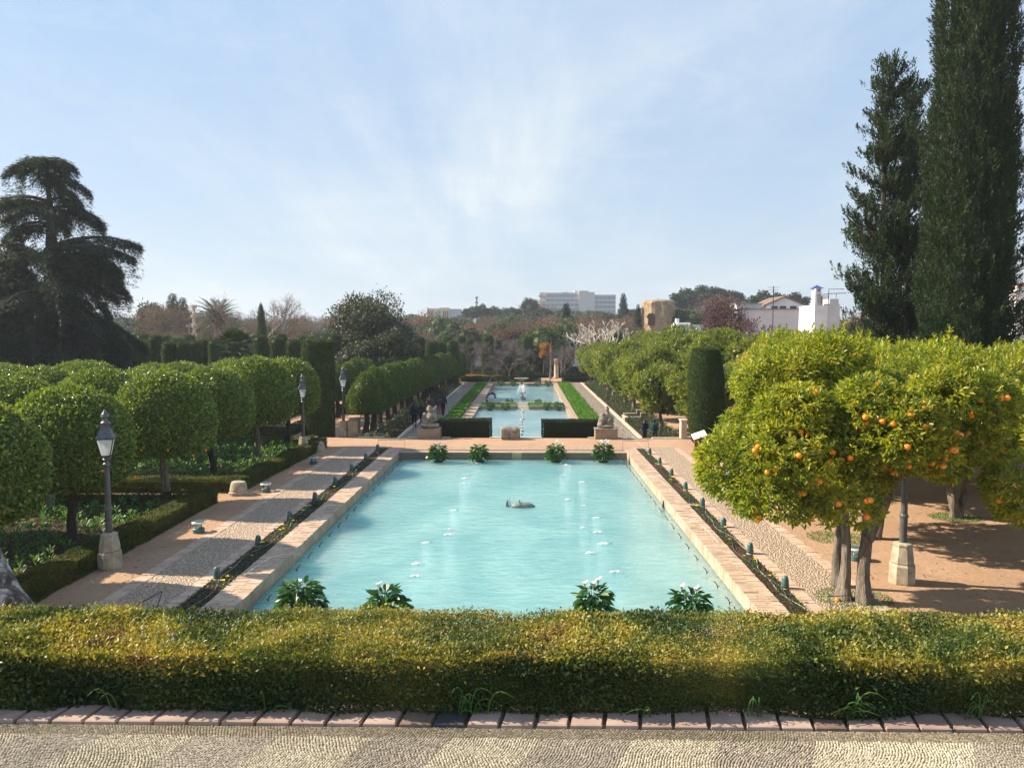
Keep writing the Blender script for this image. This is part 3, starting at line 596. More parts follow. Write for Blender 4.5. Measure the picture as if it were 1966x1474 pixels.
# ------------------------------------------------------------------ bed hedges
def hedge(x0, y0, x1, y1, w, z0, h, dens, L, seed, mat, label, name='hedge', amp=.05, group=None):
    ln = math.hypot(x1-x0, y1-y0); n = int(ln*(w+2*h)*dens); mb = MB(); box_hedge(mb, x0, y0, x1, y1, w, z0, h, n, L, seed, amp=amp)
    return tag(mb.build(name, MT[mat]), label, 'hedge', group)
hedge(-11.55, 14.5, -11.55, 27.3, .72, 0, .52, 3600, .045, 201, 'hedge2', 'yellow-topped low hedge beside the nearest lamp post, edging the near bed')
hedge(-11.2, 26.95, -32, 27.1, .6, 0, .5, 1500, .055, 202, 'hedge2', 'low hedge closing the far end of the near planting bed')
hedge(-11.0, 29.3, -25, 29.4, .6, 0, .55, 1500, .055, 203, 'hedge2', 'low hedge along the near end of the second planting bed by the carved stone')
hedge(-11.3, 29.6, -11.0, 40.6, .72, 0, .52, 2200, .055, 204, 'hedge2', 'low hedge running from the carved stone to the second lamp post')
hedge(-11.4, 40.9, -26, 41.0, .6, 0, .55, 900, .06, 205, 'hedge2', 'low dark hedge closing the far end of the second bed')
hedge(-13.6, 43.6, -30, 43.8, .8, 0, .95, 700, .07, 206, 'dark_hedge', 'knee-high leafy hedge left of the tall clipped cylinder by the cross path')
hedge(-5.55, 45.3, -2.05, 45.3, .75, Z2, 1.85, 2600, .05, 207, 'dark_hedge', 'dark rectangular clipped hedge block beside the left statue', amp=.03)
hedge(.92, 45.3, 4.35, 45.3, .75, Z2, 1.80, 2600, .05, 208, 'dark_hedge', 'dark rectangular clipped hedge block beside the right statue', amp=.03)
for i, (a, b, y) in enumerate(((-9.2, 2.0, 106.5), (5.0, 12.5, 106.5))):
    hedge(a, y, b, y, 1.2, Z2, .75, 500, .09, 210+i, 'dark_hedge', ['low dark hedge with yellow flowers past the pools, left of the opening', 'plain low dark hedge past the pools, right of the opening'][i])
    if i == 0:
        mb = MB(); g = rng(3); n = 1100; P = np.stack([g.uniform(-8.5, -.5, n), g.uniform(107.3, 109.0, n), Z2+.7+.2*g.random(n)], 1); mb.leaves(P, unit(g, n), unit(g, n), .12, .10)
        tag(mb.build('yellow_flowers', MT['yellowleaf']), kind='stuff')
for i in range(6):
    y = 116 + 4.5*i; hedge(-22, y, 30, y, .8, Z2, .7, 160, .14, 220+i, 'dark_hedge', f'{ORD[i]} low parterre hedge line beyond the opening at the end of the pools', group='parterre hedges beyond the pools')
for i in range(4):
    x = [-16, -19.5, -24, -29][i]; hedge(x, 46.5, x, 72, .7, Z2, .6, 350, .09, 230+i, 'dark_hedge', f'{ORD[i]} low hedge running away to the left of the clipped alley', group='low hedges left of the alley')

# ------------------------------------------------------------------ planting in the strips and beds
def plant_mass(name, pts, h, mat, seed, nl=26, L=.13, W=.05, spread=.16, up=.8):
    mb = MB(); g = rng(seed); pts = np.asarray(pts); k = len(pts); P = np.repeat(pts, nl, 0); n = len(P); hh = np.repeat(h*g.uniform(.55, 1.2, k), nl)
    t = g.random(n)**.8; d = unit(g, n); d[:, 2] = np.abs(d[:, 2])*.5 + up*.5; P = P + np.stack([d[:, 0]*spread*(1-.5*t)*.5, d[:, 1]*spread*(1-.5*t)*.5, t*hh], 1)
    mb.leaves(P, d, np.array([0, 0, 1.]) + .4*unit(g, n), L*g.uniform(.6, 1.2, n), W); return tag(mb.build(name, MT[mat]), kind='stuff')
g = rng(61)
def rnd(n, x0, x1, y0, y1, z=0.): return np.stack([g.uniform(x0, x1, n), g.uniform(y0, y1, n), np.full(n, z)], 1)
def rowsx(x0, x1, dx, y0, y1, dy, z=0.):
    X, Y = np.meshgrid(np.arange(x0, x1, dx), np.arange(y0, y1, dy)); P = np.stack([X.ravel(), Y.ravel(), np.full(X.size, z)], 1); P[:, :2] += g.normal(size=(len(P), 2))*min(dx, dy)*.22; return P
plant_mass('bedding_plants', np.concatenate([rowsx(-31, -12.1, .42, 14, 26.3, .62)]), .46, 'bed', 62, 34, .15, .05, .26)
plant_mass('bedding_plants', rowsx(-25, -11.8, .36, 30, 40.2, .5), .5, 'bed', 63, 30, .15, .06, .28)
for side, x0, x1 in (('r', PR[0], PR[1]), ('l', PL[1], PL[0])):
    P = rowsx(x0+.07, x1-.05, .11, 14.5, 40, .15); P = P[snoise(P, 2.2, 8) > -.5]
    plant_mass('strip_plants', P, .09, 'rose', 64, 9, .055, .035, .10, .4)
plant_mass('shrub_bed', rowsx(7.9, 10.3, .5, 47, 102, .7, Z2), .55, 'rose', 65, 46, .14, .07, .5)
plant_mass('shrub_bed', rowsx(-10.2, -8.6, .45, 47, 102, .7, Z2), .6, 'rose', 66, 46, .14, .07, .5)
plant_mass('divider_plants', np.concatenate([rowsx(-4.2, -1, .3, 71.5, 74.2, .4, Z2), rowsx(.4, 3.5, .3, 71.5, 74.2, .4, Z2)]), .12, 'ground_cover', 67, 30, .14, .07, .3)
def pansy():
    root = empty('pansy'); mb = MB(); 
    mb.leaves(np.array([[0, 0, .10]]*5), np.array([[math.cos(a), math.sin(a)*.9, .25] for a in np.arange(5)*1.257]), np.array([[0, -.3, 1]]*5), .042, .04, True)
    mb.build('bloom', MT['petal'], root); mb = MB(); mb.tube([(0, 0, 0), (0, 0, .1)], .003, 4)
    mb.leaves(np.zeros((6, 3)), np.array([[math.cos(a), math.sin(a), .6] for a in np.arange(6)*1.05]), np.array([[0, 0, 1.]]*6), .07, .03, True); mb.build('foliage', MT['bed'], root); return root
pp = pansy(); k = 0
for side, cx, ys__ in (('left', -7.53, [18.2, 18.6, 19.3, 20.4, 21.5, 22.9, 23.2, 23.5, 24.2, 24.5, 25.1, 25.4, 26.1, 29.6, 31.1, 33.2, 34.1, 35.4, 37.8]), ('right', 6.06, [17.3, 18.9, 20.1, 20.4, 20.6, 22.2, 23.6, 25.3, 26.4, 28.6, 28.9, 29.9, 30.4, 31.2, 31.6, 32.8, 34.0, 35.1, 36.6, 37.9])):
    for y in ys__:
        place(pp, (cx + g.uniform(-.18, .18), y, 0.0), g.uniform(0, 6), g.uniform(1.2, 1.9), f'{ORD[ys__.index(y)]} yellow pansy from the front hedge in the {side} planting strip', 'flower', f'yellow pansies in the {side} planting strip'); k += 1
# irrigation hoses
def hose(x0, x1, y0, y1, seed, lab, mat='hose'):
    mb = MB(); gg = rng(seed); xc = (x0+x1)/2; pts = []; n = int((y1-y0)/.35); ph = gg.uniform(0, 6)
    for i in range(n+1):
        y = y0 + (y1-y0)*i/n; pts.append((xc + (x1-x0)*.30*math.sin(y*1.1+ph) + .05*math.sin(y*3.1+ph*2), y, .035))
    mb.tube(pts, .011, 5); tag(mb.build('irrigation_hose', MT[mat]), lab, 'hose')
hose(PR[0]+.12, PR[1]+.06, 15, 26.8, 1, 'pale looping hose in the right planting strip, near part'); hose(PR[0]+.05, PR[1]-.12, 17, 39.5, 3, 'dark hose lying along the inner side of the right planting strip', 'darkhose')
hose(PL[1]+.02, PL[0]-.1, 15, 26.4, 2, 'pale hose looping through the left planting strip, near part'); hose(PL[1]+.1, PL[0]+.05, 27.4, 39.5, 5, 'pale hose along the far part of the left planting strip')

# ------------------------------------------------------------------ small pool-side objects
def uplight():
    root = empty('spotlight'); mb = MB(); mb.lathe([(.085, 0), (.09, .02), (.075, .03), (.07, .05)], 14); mb.build('base', MT['stone'], root)
    mb = MB(); mb.lathe([(.078, .05), (.085, .075), (.083, .12), (.072, .22), (.06, .275), (.035, .30), (.01, .305)], 16); mb.lathe([(.088, .075), (.092, .085), (.088, .095)], 16); mb.build('hood', MT['green_metal'], root, True)
    mb = MB(); mb.ball((.02, -.06, .20), (.03, .03, .035), 8, 6); mb.build('lens', MT['iron'], root); return root
up_ = uplight()
for i in range(8):
    place(up_, (-7.72, 18.7 + 2.98*i, .01), .5*i, 1.1, f'{ORD[i]} green cone spotlight from the front hedge along the left planting strip', 'spotlight', 'spotlights along the left planting strip')
for i in range(8):
    place(up_, (6.24, 18.25 + 2.9*i, .01), 2-.4*i, 1.1, f'{ORD[i]} green cone spotlight from the front hedge along the right planting strip', 'spotlight', 'spotlights along the right planting strip')
def bollard():
    root = empty('bollard_light'); mb = MB(); mb.lathe([(.17, 0), (.175, .02), (.175, .13), (.15, .15)], 20); mb.build('base', MT['green_metal'], root)
    for a in range(4): mb = MB(); mb.tube([(.11*math.cos(a*1.57+.4), .11*math.sin(a*1.57+.4), .15), (.11*math.cos(a*1.57+.4), .11*math.sin(a*1.57+.4), .30)], .016, 6); mb.build('post', MT['green_metal'], root)
    mb = MB(); mb.lathe([(.06, .15), (.06, .28)], 12); mb.build('lamp', MT['glass'], root)
    mb = MB(); mb.lathe([(.185, .29), (.20, .30), (.20, .335), (.185, .345)], 22); mb.build('rim', MT['white'], root)
    mb = MB(); mb.lathe([(.175, .346), (.16, .36), (.02, .372)], 22); mb.build('cap', MT['green_metal'], root); return root
bo = bollard()
for (x, y), lab in zip(((-10.1, 23.2), (-10.05, 29.2), (-9.95, 35.5), (8.55, 32.3), (8.95, 20.7)), ('squat mushroom bollard light on the shaded sand, nearest of the left three', 'squat bollard light with white rim beside the carved stone block', 'squat bollard light on the sand near the second lamp post', 'squat bollard light at the edge of the right sand under the orange tree', 'squat bollard light behind the trunks of the big orange tree')):
    place(bo, (x, y, 0), .7*x, 1.0, lab, 'bollard light', 'low bollard lights beside the pool paths')
def carved(name, loc, s, seed, lab, prof):
    mb = MB(); mb.lathe(prof, 18); V = mb.V[0]; V += .02*np.stack([snoise(V, 9, seed), snoise(V, 8, seed+1), snoise(V, 7, seed+2)], 1); return tag(mb.build(name, MT['stone'], None, False, loc, .3), lab, 'stone')
o = carved('carved_stone', gp(458, 949), 1, 4, 'weathered carved stone block at the corner of the second bed hedge', [(.34, 0), (.35, .1), (.31, .14), (.33, .2), (.29, .42), (.24, .5), (.1, .53), (.01, .53)])
carved('stone_block', gp(608, 866), 1, 8, 'low rounded stone at the far end of the hedge by the second lamp', [(.40, 0), (.42, .2), (.36, .42), (.25, .52), (.01, .54)])
carved('stone_stump', gp(98, 975), 1, 9, 'small upright stone post in the near planting bed', [(.13, 0), (.13, .1), (.15, .45), (.15, .62), (.02, .64)])
# lamps
def lamp():
    root = empty('lamp_post'); mb = MB()
    mb.lathe([(.30, 0), (.31, .04), (.30, .42), (.27, .47)], 8, rot=.39); mb.lathe([(.25, .47), (.27, .50), (.26, .62), (.215, .88), (.225, .92), (.20, .95), (.13, .97)], 8, rot=.39)
    mb.build('stone_base', MT['stone'], root)
    mb = MB(); mb.lathe([(.085, .96), (.085, 1.55), (.10, 1.57), (.10, 1.62), (.075, 1.65), (.066, 2.72), (.09, 2.75), (.09, 2.80), (.06, 2.84), (.06, 2.88), (.10, 2.92), (.07, 2.96)], 14)
    for a in range(4): c, s_ = math.cos(a*1.571+.785), math.sin(a*1.571+.785); mb.tube([(.05*c, .05*s_, 2.9), (.13*c, .13*s_, 2.93), (.15*c, .15*s_, 3.02)], .012, 5)
    mb.build('post', MT['lampgrey'], root)
    r0, r1, z0, z1 = .15, .285, 3.02, 3.48; mb = MB()
    for a in range(4):
        a0 = a*math.pi/2 + math.pi/4; a1 = a0 + math.pi/2
        mb.tube([(r0*math.cos(a0), r0*math.sin(a0), z0), (r1*math.cos(a0), r1*math.sin(a0), z1)], .014, 5)
        mb.tube([(r0*math.cos(a0), r0*math.sin(a0), z0), (r0*math.cos(a1), r0*math.sin(a1), z0)], .016, 5); mb.tube([(r1*math.cos(a0), r1*math.sin(a0), z1), (r1*math.cos(a1), r1*math.sin(a1), z1)], .018, 5)
    lan = mb.build('lantern_frame', MT['iron'], root)
    mb = MB()
    for a in range(4):
        a0 = a*math.pi/2 + math.pi/4; a1 = a0 + math.pi/2; k = .97
        mb.add([(k*r0*math.cos(a0), k*r0*math.sin(a0), z0), (k*r0*math.cos(a1), k*r0*math.sin(a1), z0), (k*r1*math.cos(a1), k*r1*math.sin(a1), z1), (k*r1*math.cos(a0), k*r1*math.sin(a0), z1)], [(0, 1, 2, 3)])
    mb.build('glass', MT['glass'], lan)
    mb = MB(); mb.lathe([(.06, 3.03), (.06, 3.12), (.075, 3.2), (.06, 3.34), (.02, 3.38)], 12); mb.build('bulb', MT['white'], lan)
    mb = MB(); q = math.pi/4
    mb.lathe([(.30, 3.48), (.305, 3.50), (.20, 3.66), (.155, 3.74)], 4, rot=q); mb.lathe([(.155, 3.74), (.155, 3.87), (.17, 3.88), (.15, 3.90)], 4, rot=q)
    mb.lathe([(.12, 3.90), (.07, 3.94), (.06, 4.02), (.11, 4.05), (.09, 4.12), (.05, 4.18), (.015, 4.24)], 10); mb.build('roof', MT['lampgrey'], root); return root
la = lamp()
for loc, lab, s in ((gp(212, 1090), 'grey street lantern on a stone base beside the nearest bed hedge', .985), (gp(583, 873), 'street lantern at the far end of the left bed hedge before the cross path', .96),
                 (gp(660, 838, Z2), 'street lantern in front of the clipped alley, right of the tall clipped cylinder', 1.10), (gp(1731, 1117), 'tall lamp post on a fluted pale stone base under the big orange tree', 1.04)):
    place(la, loc, .35, s, lab, 'street lamp', 'lamp posts in the garden')
mb = MB(); L3 = gp(660, 838, Z2); mb.box((L3.x+.36, L3.y-.3, Z2), (L3.x+1.0, L3.y+.6, Z2+1.05)); mb.box((L3.x+.32, L3.y-.34, Z2+1.05), (L3.x+1.04, L3.y+.64, Z2+1.13))
tag(mb.build('stone_pier', MT['stone']), 'square stone pier right of the foot of the alley lamp', 'pier')
# information panel
b = gp(1338, 881); root = empty('information_panel', b, .15, 'rust brown post with a tilted white panel on the sand by the right path', 'sign'); mb = MB()
mb.box((-.14, -.05, 0), (.14, .05, 1.05)); mb.build('post', MT['rust'], root); mb = MB(); mb.box((-.34, -.22, -.015), (.34, .22, .015), 0, Matrix.Translation((0.08, -.02, 1.18)) @ Matrix.Rotation(R(28), 4, 'X') @ Matrix.Rotation(R(-22), 4, 'Y')); mb.build('panel', MT['white'], root)
mb = MB(); mb.box((.5, .3, 0), (1.3, .8, .08)); mb.box((.6, .35, .3), (1.2, .75, .36)); mb.box((.8, .5, .08), (.9, .6, .3)); tag(mb.build('floor_spotlight', MT['iron'], None, loc=b), 'low dark floor fitting on the sand just right of the information panel', 'light')
# thin rail frames
for i, (xa, xb, y) in enumerate(((-7.75, -6.35, 39.9), (5.05, 6.4, 39.9))):
    mb = MB(); mb.tube([(xa, y, 0), (xa, y, .52), (xb, y, .50), (xb, y, .0)], .014, 6); tag(mb.build('metal_rail', MT['rust']), f'thin rusty metal rail frame at the far {["left", "right"][i]} corner of the main pool', 'rail')
mb = MB(); q = gp(1590, 1172); mb.tube([(q.x, q.y-.3, 0), (q.x, q.y, .32), (q.x+.5, q.y+.1, .32), (q.x+.5, q.y-.2, 0)], .012, 6); tag(mb.build('metal_rail', MT['iron']), 'thin metal rail at the near end of the right pebble path', 'rail')
mb = MB(); q = gp(312, 1163); mb.tube([(q.x, q.y-.3, 0), (q.x, q.y, .34), (q.x-.55, q.y-.1, .05)], .014, 6); tag(mb.build('metal_rail', MT['iron']), 'short dark metal rail on the near end of the left pebble path', 'rail')
# spouts and jets of the main pool
def spout():
    root = empty('water_nozzle'); mb = MB(); mb.tube([(0, 0, -.3), (0, 0, .02), (.012, 0, .07), (.05, 0, .13), (.10, 0, .16)], [.013, .013, .012, .011, .009], 6); mb.tube([(-.05, 0, .05), (0, 0, .03)], .008, 5); mb.build('pipe', MT['iron'], root); return root
spn = spout()
for side, x, rz in (('left', P1[0]+.27, 0), ('right', P1[1]-.27, math.pi)):
    for i in range(19): place(spn, (x, 17.0 + 1.17*i, WZ1), rz + g.uniform(-.3, .3), 1.1, f'{ORD[i]} small dark nozzle standing in the water along the {side} edge of the main pool', 'nozzle', f'nozzles along the {side} pool edge')
def splash(seed):
    mb = MB(); gg = rng(seed); 
    mb.ball((0, 0, 0), (.17, .05, .018), 22, 9); V = mb.V[0]; a = np.arctan2(V[:, 1], V[:, 0]); V[:, :2] *= (1 + .35*gg.normal(size=len(V)))[:, None]; V[:, 2] = np.maximum(V[:, 2], -.01) + (V[:, 2] > 0)*gg.exponential(.016, len(V))
    return mb
sps = [splash(q) for q in (1, 2, 3)]; spm = [q.mesh('splash', MT['spray'], True) for q in sps]; ii = 0
for side, x in (('left', -2.75), ('right', 2.05)):
    for i, y in enumerate((20.2, 21.2, 23.2, 24.3, 25.0, 27.9, 32.6, 33.6, 37.6) if side == 'left' else (20.4, 22.2, 23.3, 24.5, 25.3, 26.6, 28.6, 29.6, 33.2, 34.6, 37.2, 38.1)):
        o = bpy.data.objects.new('water_splash', spm[ii % 3]); COL.objects.link(o); o.location = (x + g.uniform(-.45, .45), y + g.uniform(-.2, .2), WZ1); o.scale = (.5+.55*g.random(),)*3; ii += 1
        tag(o, f'{ORD[i]} white splash from the front hedge in the {side} line of pool jets', 'splash', f'splashes in the {side} half of the main pool')
def arc(name, a, b, h, n, lab, r=.011, sd_=0):
    a = Vector(a); b = Vector(b); mb = MB(); gg = rng(sd_)
    pts = []; rad = []
    for i in range(n*2+1):
        t = i/(n*2); p = a.lerp(b, t); p.z += 4*h*t*(1-t) + gg.normal()*r*.5; pts.append(p); rad.append(r*(.75 if i % 2 else .12)*gg.uniform(.4, 1.2))
    mb.tube(pts, rad, 5)
    return tag(mb.build(name, MT['spray']), lab, 'water jet')
for k, yy in enumerate((17.5, 21.5, 26.0)): arc('water_jet', (P1[0]-.45, yy, .1), (P1[0]+.35, yy+4.2, WZ1), .45, 26, f'{ORD[k]} thin water jet from the front hedge arching along the left coping', .009, k)
for k, yy in enumerate((22.0, 29.0)): arc('water_jet', (P1[1]+.4, yy, .1), (P1[1]-.4, yy+4.2, WZ1), .4, 26, f'{ORD[k]} thin water jet from the front hedge arching along the right coping', .009, k+9)
arc('water_jet', (-7.0, 40.2, .2), (-5.0, 45.0, 0.3), .9, 34, 'thin water arc beside the left statue pedestal', .012, 20); arc('water_jet', (5.0, 44.8, .9), (6.2, 38.0, 0), .25, 34, 'thin water arc from the right statue down to the coping', .012, 21)
arc('water_jet', (-3.9, 102.3, Z2+.2), (-4.2, 76.0, WZ2), 1.6, 60, 'long low water arc over the left edge of the far basin', .016, 22); arc('water_jet', (3.2, 102.3, Z2+.2), (3.4, 76.0, WZ2), 1.6, 60, 'long low water arc over the right edge of the far basin', .016, 23)
arc('water_jet', (-2.9, 73.6, Z2+.5), (-4.4, 62.0, WZ2), .8, 30, 'water arc falling left from the divider into the near lower basin', .014, 24); arc('water_jet', (2.2, 73.6, Z2+.5), (3.9, 62.0, WZ2), .8, 30, 'water arc falling right from the divider into the near lower basin', .014, 25)
# floating fish sculpture
c = gp(997, 973, WZ1); root = empty('fish_sculpture', (c.x, c.y, WZ1), 0, 'grey metal fish-shaped sculpture floating in the middle of the main pool', 'sculpture'); FM = simple('grey_metal_sculpture', (.14, .16, .15), (.24, .25, .23), 9, .55, .5, .3, .006)
mb = MB(); t = MB(); pr = [(.02, -.40), (.10, -.37), (.145, -.2), (.165, .0), (.16, .2), (.12, .36), (.06, .45), (.01, .49)]; t.lathe(pr, 16); V = t.V[0][:, [2, 0, 1]]; V[:, 2] = V[:, 2]*.9 + .03; V[:, 0] += .10
mb.add(V, [f for fl in t.F.values() for f in fl]); mb.build('body', FM, root, True)
mb = MB(); 
for xx in (-.02, .03): mb.tube([(xx, .17*math.cos(a), .03 + .168*math.sin(a)) for a in np.linspace(-.2, 3.4, 14)], .014, 6)
mb.tube([(.0, 0, .17), (0, 0, .26)], .03, 8); mb.build('collar_bands', FM, root)
mb = MB(); mb.add([(-.50, -.02, -.05), (-.36, -.02, -.05), (-.40, -.01, .12), (-.42, 0, .30), (-.49, -.01, .16), (-.50, .03, -.05), (-.36, .03, -.05), (-.40, .02, .12), (-.42, .01, .30), (-.49, .02, .16)], [(0, 1, 2, 3, 4), (9, 8, 7, 6, 5), (0, 5, 6, 1), (1, 6, 7, 2), (2, 7, 8, 3), (3, 8, 9, 4), (4, 9, 5, 0)])
mb.tube([(-.36, 0, -.02), (-.33, 0, .12), (-.37, 0, .2), (-.37, 0, .42)], [.02, .015, .01, .004], 5); mb.build('tail_fin', FM, root)
q = gp(1276, 975, WZ1); mb = MB(); mb.lathe([(.05, -.2), (.05, .12), (.03, .16), (.025, .26)], 8); tag(mb.build('pool_outlet', MT['iron'], None, loc=(P1[1]-.06, 28.3, WZ1)), 'small dark pipe standing at the right edge of the main pool', 'pipe')
# calla plants in pots standing in the water
def calla(seed, n=170, h=.62, r=.50, nf=4):
    root = empty('calla_plant'); gg = rng(seed); mb = MB(); mb.lathe([(.20, -.25), (.24, .02), (.26, .06), (.22, .07)], 14); mb.build('pot', MT['iron'], root)
    mb = MB(); a = gg.random(n)*6.283; el = gg.random(n)**.8; rad = r*np.sqrt(gg.random(n))*(.55+.45*(1-el)); z = .1 + (h-.1)*(.15+.85*el)*np.sqrt(np.clip(1-(rad/r)**2*.55, 0, 1))
    P = np.stack([rad*np.cos(a), rad*np.sin(a), z], 1); D = np.stack([np.cos(a), np.sin(a), -.35 + .9*(el > .75)*gg.random(n)], 1) + .35*unit(gg, n); U = np.array([0, 0, 1.]) + .45*unit(gg, n)
    mb.leaves(P, D, U, gg.uniform(.18, .30, n), gg.uniform(.10, .16, n), True, fold=.2)
    for i in range(0, n, 4): mb.tube([(rad[i]*.2*math.cos(a[i]), rad[i]*.2*math.sin(a[i]), .05), (rad[i]*.7*math.cos(a[i]), rad[i]*.7*math.sin(a[i]), z[i]*.8), tuple(P[i])], .006, 4)
    mb.build('foliage', MT['calla'], root)
    for i in range(nf):
        aa = gg.random()*6.28; rr = r*gg.uniform(.1, .6); x, y, zt = rr*math.cos(aa), rr*math.sin(aa), h + gg.uniform(.02, .16); mb = MB(); mb.tube([(x*.3, y*.3, .2), (x*.8, y*.8, zt*.7), (x, y, zt-.09)], .006, 4)
        t = MB(); t.lathe([(.012, -.10), (.022, -.04), (.055, .02), (.075, .05)], 9, cap=False); V = t.V[0]; V[:, 2] += .05*(V[:, 0] > .02)*V[:, 0]/.07; V = V + [x, y, zt]; mb.add(V, [f for fl in t.F.values() for f in fl]); mb.build('flower', MT['petalwhite'], root)
    return root
lab = ['leftmost near calla plant, a dense dark green mound in the pool without flowers', 'second near calla plant from the left with one pale flower, in the pool', 'near calla plant in the pool with several white flowers, right of centre', 'rightmost near calla plant in the pool, loose leaves and two white flowers']
for i, (px, h, r, nf, n) in enumerate(((578, .74, .58, 0, 240), (742, .60, .50, 1, 170), (1138, .62, .46, 4, 150), (1325, .52, .50, 2, 110))):
    o = calla(300+i, n, h, r, nf); p = gp(px, 1181, WZ1); o.location = p; tag(o, lab[i], 'plant', 'calla plants in the main pool')
lab = ['far left calla plant against the far coping, with a yellowing leaf', 'second far calla plant from the left, drooping green leaves and no flowers', 'third far calla plant from the left, with white flowers, by the far coping', 'far right calla plant full of white flowers by the far coping']
for i, (px, h, r, nf) in enumerate(((841, .82, .50, 3), (921, .82, .56, 0), (1067, .85, .50, 6), (1158, .90, .56, 8))):
    o = calla(310+i, 200, h, r, nf); o.location = gp(px, 887, WZ1); tag(o, lab[i], 'plant', 'calla plants in the main pool')
fc = calla(330, 110, .8, .55, 0)
for px, py, s, lb in ((783, 741, .95, 'first'), (0, 0, 0, ''), (0, 0, 0, '')):
    pass
lst = [((-3.3, 100.9), 'far basin end, first from the left'), ((-1.7, 101.2), 'far basin end, second from the left'), ((1.5, 101.2), 'far basin end, third from the left'), ((2.9, 101.0), 'far basin end, fourth from the left'),
       ((-3.3, 70.0), 'left end of the basin divider'), ((-1.9, 70.3), 'left middle of the basin divider'), ((1.9, 70.3), 'right middle of the basin divider'), ((3.0, 70.0), 'right end of the basin divider'), ((-1.6, 74.9), 'back of the divider, left of the chute'), ((1.2, 74.9), 'back of the divider, right of the chute')]
for i, (xy, lb) in enumerate(lst): place(fc, (*xy, WZ2 + (.0)), i*1.3, .78 + .2*(i in (0, 1, 2, 3, 4, 7)), f'dark green potted water plant at the {lb}', 'plant', 'potted plants in the lower basins')
# fountain bowl, central jets
mb = MB(); mb.lathe([(.35, 0), (.3, .1), (.16, .2), (.14, .55), (.3, .65), (.95, .95), (1.0, 1.02), (.92, 1.0), (.3, .8), (.02, .78)], 24); tag(mb.build('fountain_bowl', MT['statue'], None, True, (-.6, 102.0, WZ2)), 'wide grey stone fountain bowl at the far end of the lower pools', 'fountain')
root = empty('fountain_jet', (-.35, 80.5, WZ2), 0, 'bushy white fountain jet in the middle of the far lower basin', 'fountain'); mb = MB(); mb.lathe([(.35, -.1), (.30, .25), (.12, .35), (.10, .6), (.38, .8), (.36, .84)], 14); mb.build('pedestal', MT['statue'], root)
mb = MB(); gg = rng(9)
for i in range(46):
    a = gg.random()*6.28; v = gg.uniform(.12, .75); hh = gg.uniform(.8, 1.5); pts = [(v*t*math.cos(a), v*t*math.sin(a), .8 + 4*hh*.55*t*(1.05-t)) for t in np.linspace(.02, 1.15, 8)]; mb.tube(pts, [.012]*7+[.004], 4)
mb.build('spray', MT['spray'], root)
def smalljet():
    root = empty('small_jet'); mb = MB(); mb.lathe([(.16, -.1), (.17, .06), (.13, .09), (.03, .10)], 12); mb.build('bowl', MT['statue'], root); mb = MB(); gg = rng(4)
    for i in range(8):
        a = i*.8; mb.tube([(0, 0, .1), (.04*math.cos(a), .04*math.sin(a), .26+.04*(i % 3)), (.12*math.cos(a), .12*math.sin(a), .12)], [.006, .009, .004], 4)
    mb.build('spray', MT['spray'], root); return root
sj = smalljet()
for i in range(11): place(sj, (-.35 + g.uniform(-.12, .12), 49.5 + 1.9*i, WZ2), i*.7, .85, f'{ORD[i]} small bowl jet from the step in the central line of the near lower basin', 'fountain', 'central line of small jets')
# stone drum between the hedge blocks
mb = MB(); t = MB(); t.lathe([(.30, -.52), (.36, -.50), (.40, -.3), (.385, .0), (.40, .3), (.36, .5), (.28, .52)], 20); V = t.V[0][:, [2, 0, 1]]*[1.06, 1, 1]; V[:, 2] = V[:, 2]*.95 + .38; V += .03*np.stack([snoise(V, 5, 1), snoise(V, 6, 2), snoise(V, 6, 3)], 1)
mb.add(V, [f for fl in t.F.values() for f in fl]); mb.box((-.5, -.3, 0), (.52, .3, .14)); q = gp(979, 843); tag(mb.build('stone_drum', MT['statue'], None, False, (q.x, 44.0, 0), .12), 'broken pale stone drum lying on the cross path between the dark hedge blocks', 'stone')
# low bench walls on the right of the lower garden
q = gp(1205, 812, Z2); mb = MB()
for a_, b_, c_, d_, e_ in ((0, 1.0, 0, .22, .42), (1.0, 1.2, 0, .22, .72), (-.1, .9, 1.5, 1.72, .52), (.9, 1.5, 1.5, 1.72, .8), (-.22, 0, 0, 1.72, .38)): mb.box((q.x+a_, q.y+c_, Z2), (q.x+b_, q.y+d_, Z2+e_)); mb.box((q.x+a_-.02, q.y+c_-.02, Z2+e_), (q.x+b_+.02, q.y+d_+.02, Z2+e_+.07), 1)
tag(mb.build('stepped_bench', [MT['wallbrick'], MT['kerbstone']]), 'white-edged stepped low walls under the orange trees right of the lower path', 'bench')
mb = MB(); q = gp(1319, 846); mb.box((q.x-.2, YS-.35, 0), (q.x+.12, YS+.2, 1.05)); mb.box((q.x-.25, YS-.4, 1.05), (q.x+.17, YS+.25, 1.12)); tag(mb.build('stone_pillar', MT['kerbstone']), 'short cream stone pillar left of the right clipped column', 'pillar')
mb = MB(); mb.lathe([(.35, 0), (.4, .2), (.32, .4), (.34, 1.2), (.30, 2.6), (.42, 2.8), (.3, 2.9)], 12); tag(mb.build('stone_column', MT['kerbstone'], None, True, gp(1068, 726, Z2)), 'pale stone column standing right of the opening beyond the pools', 'column')
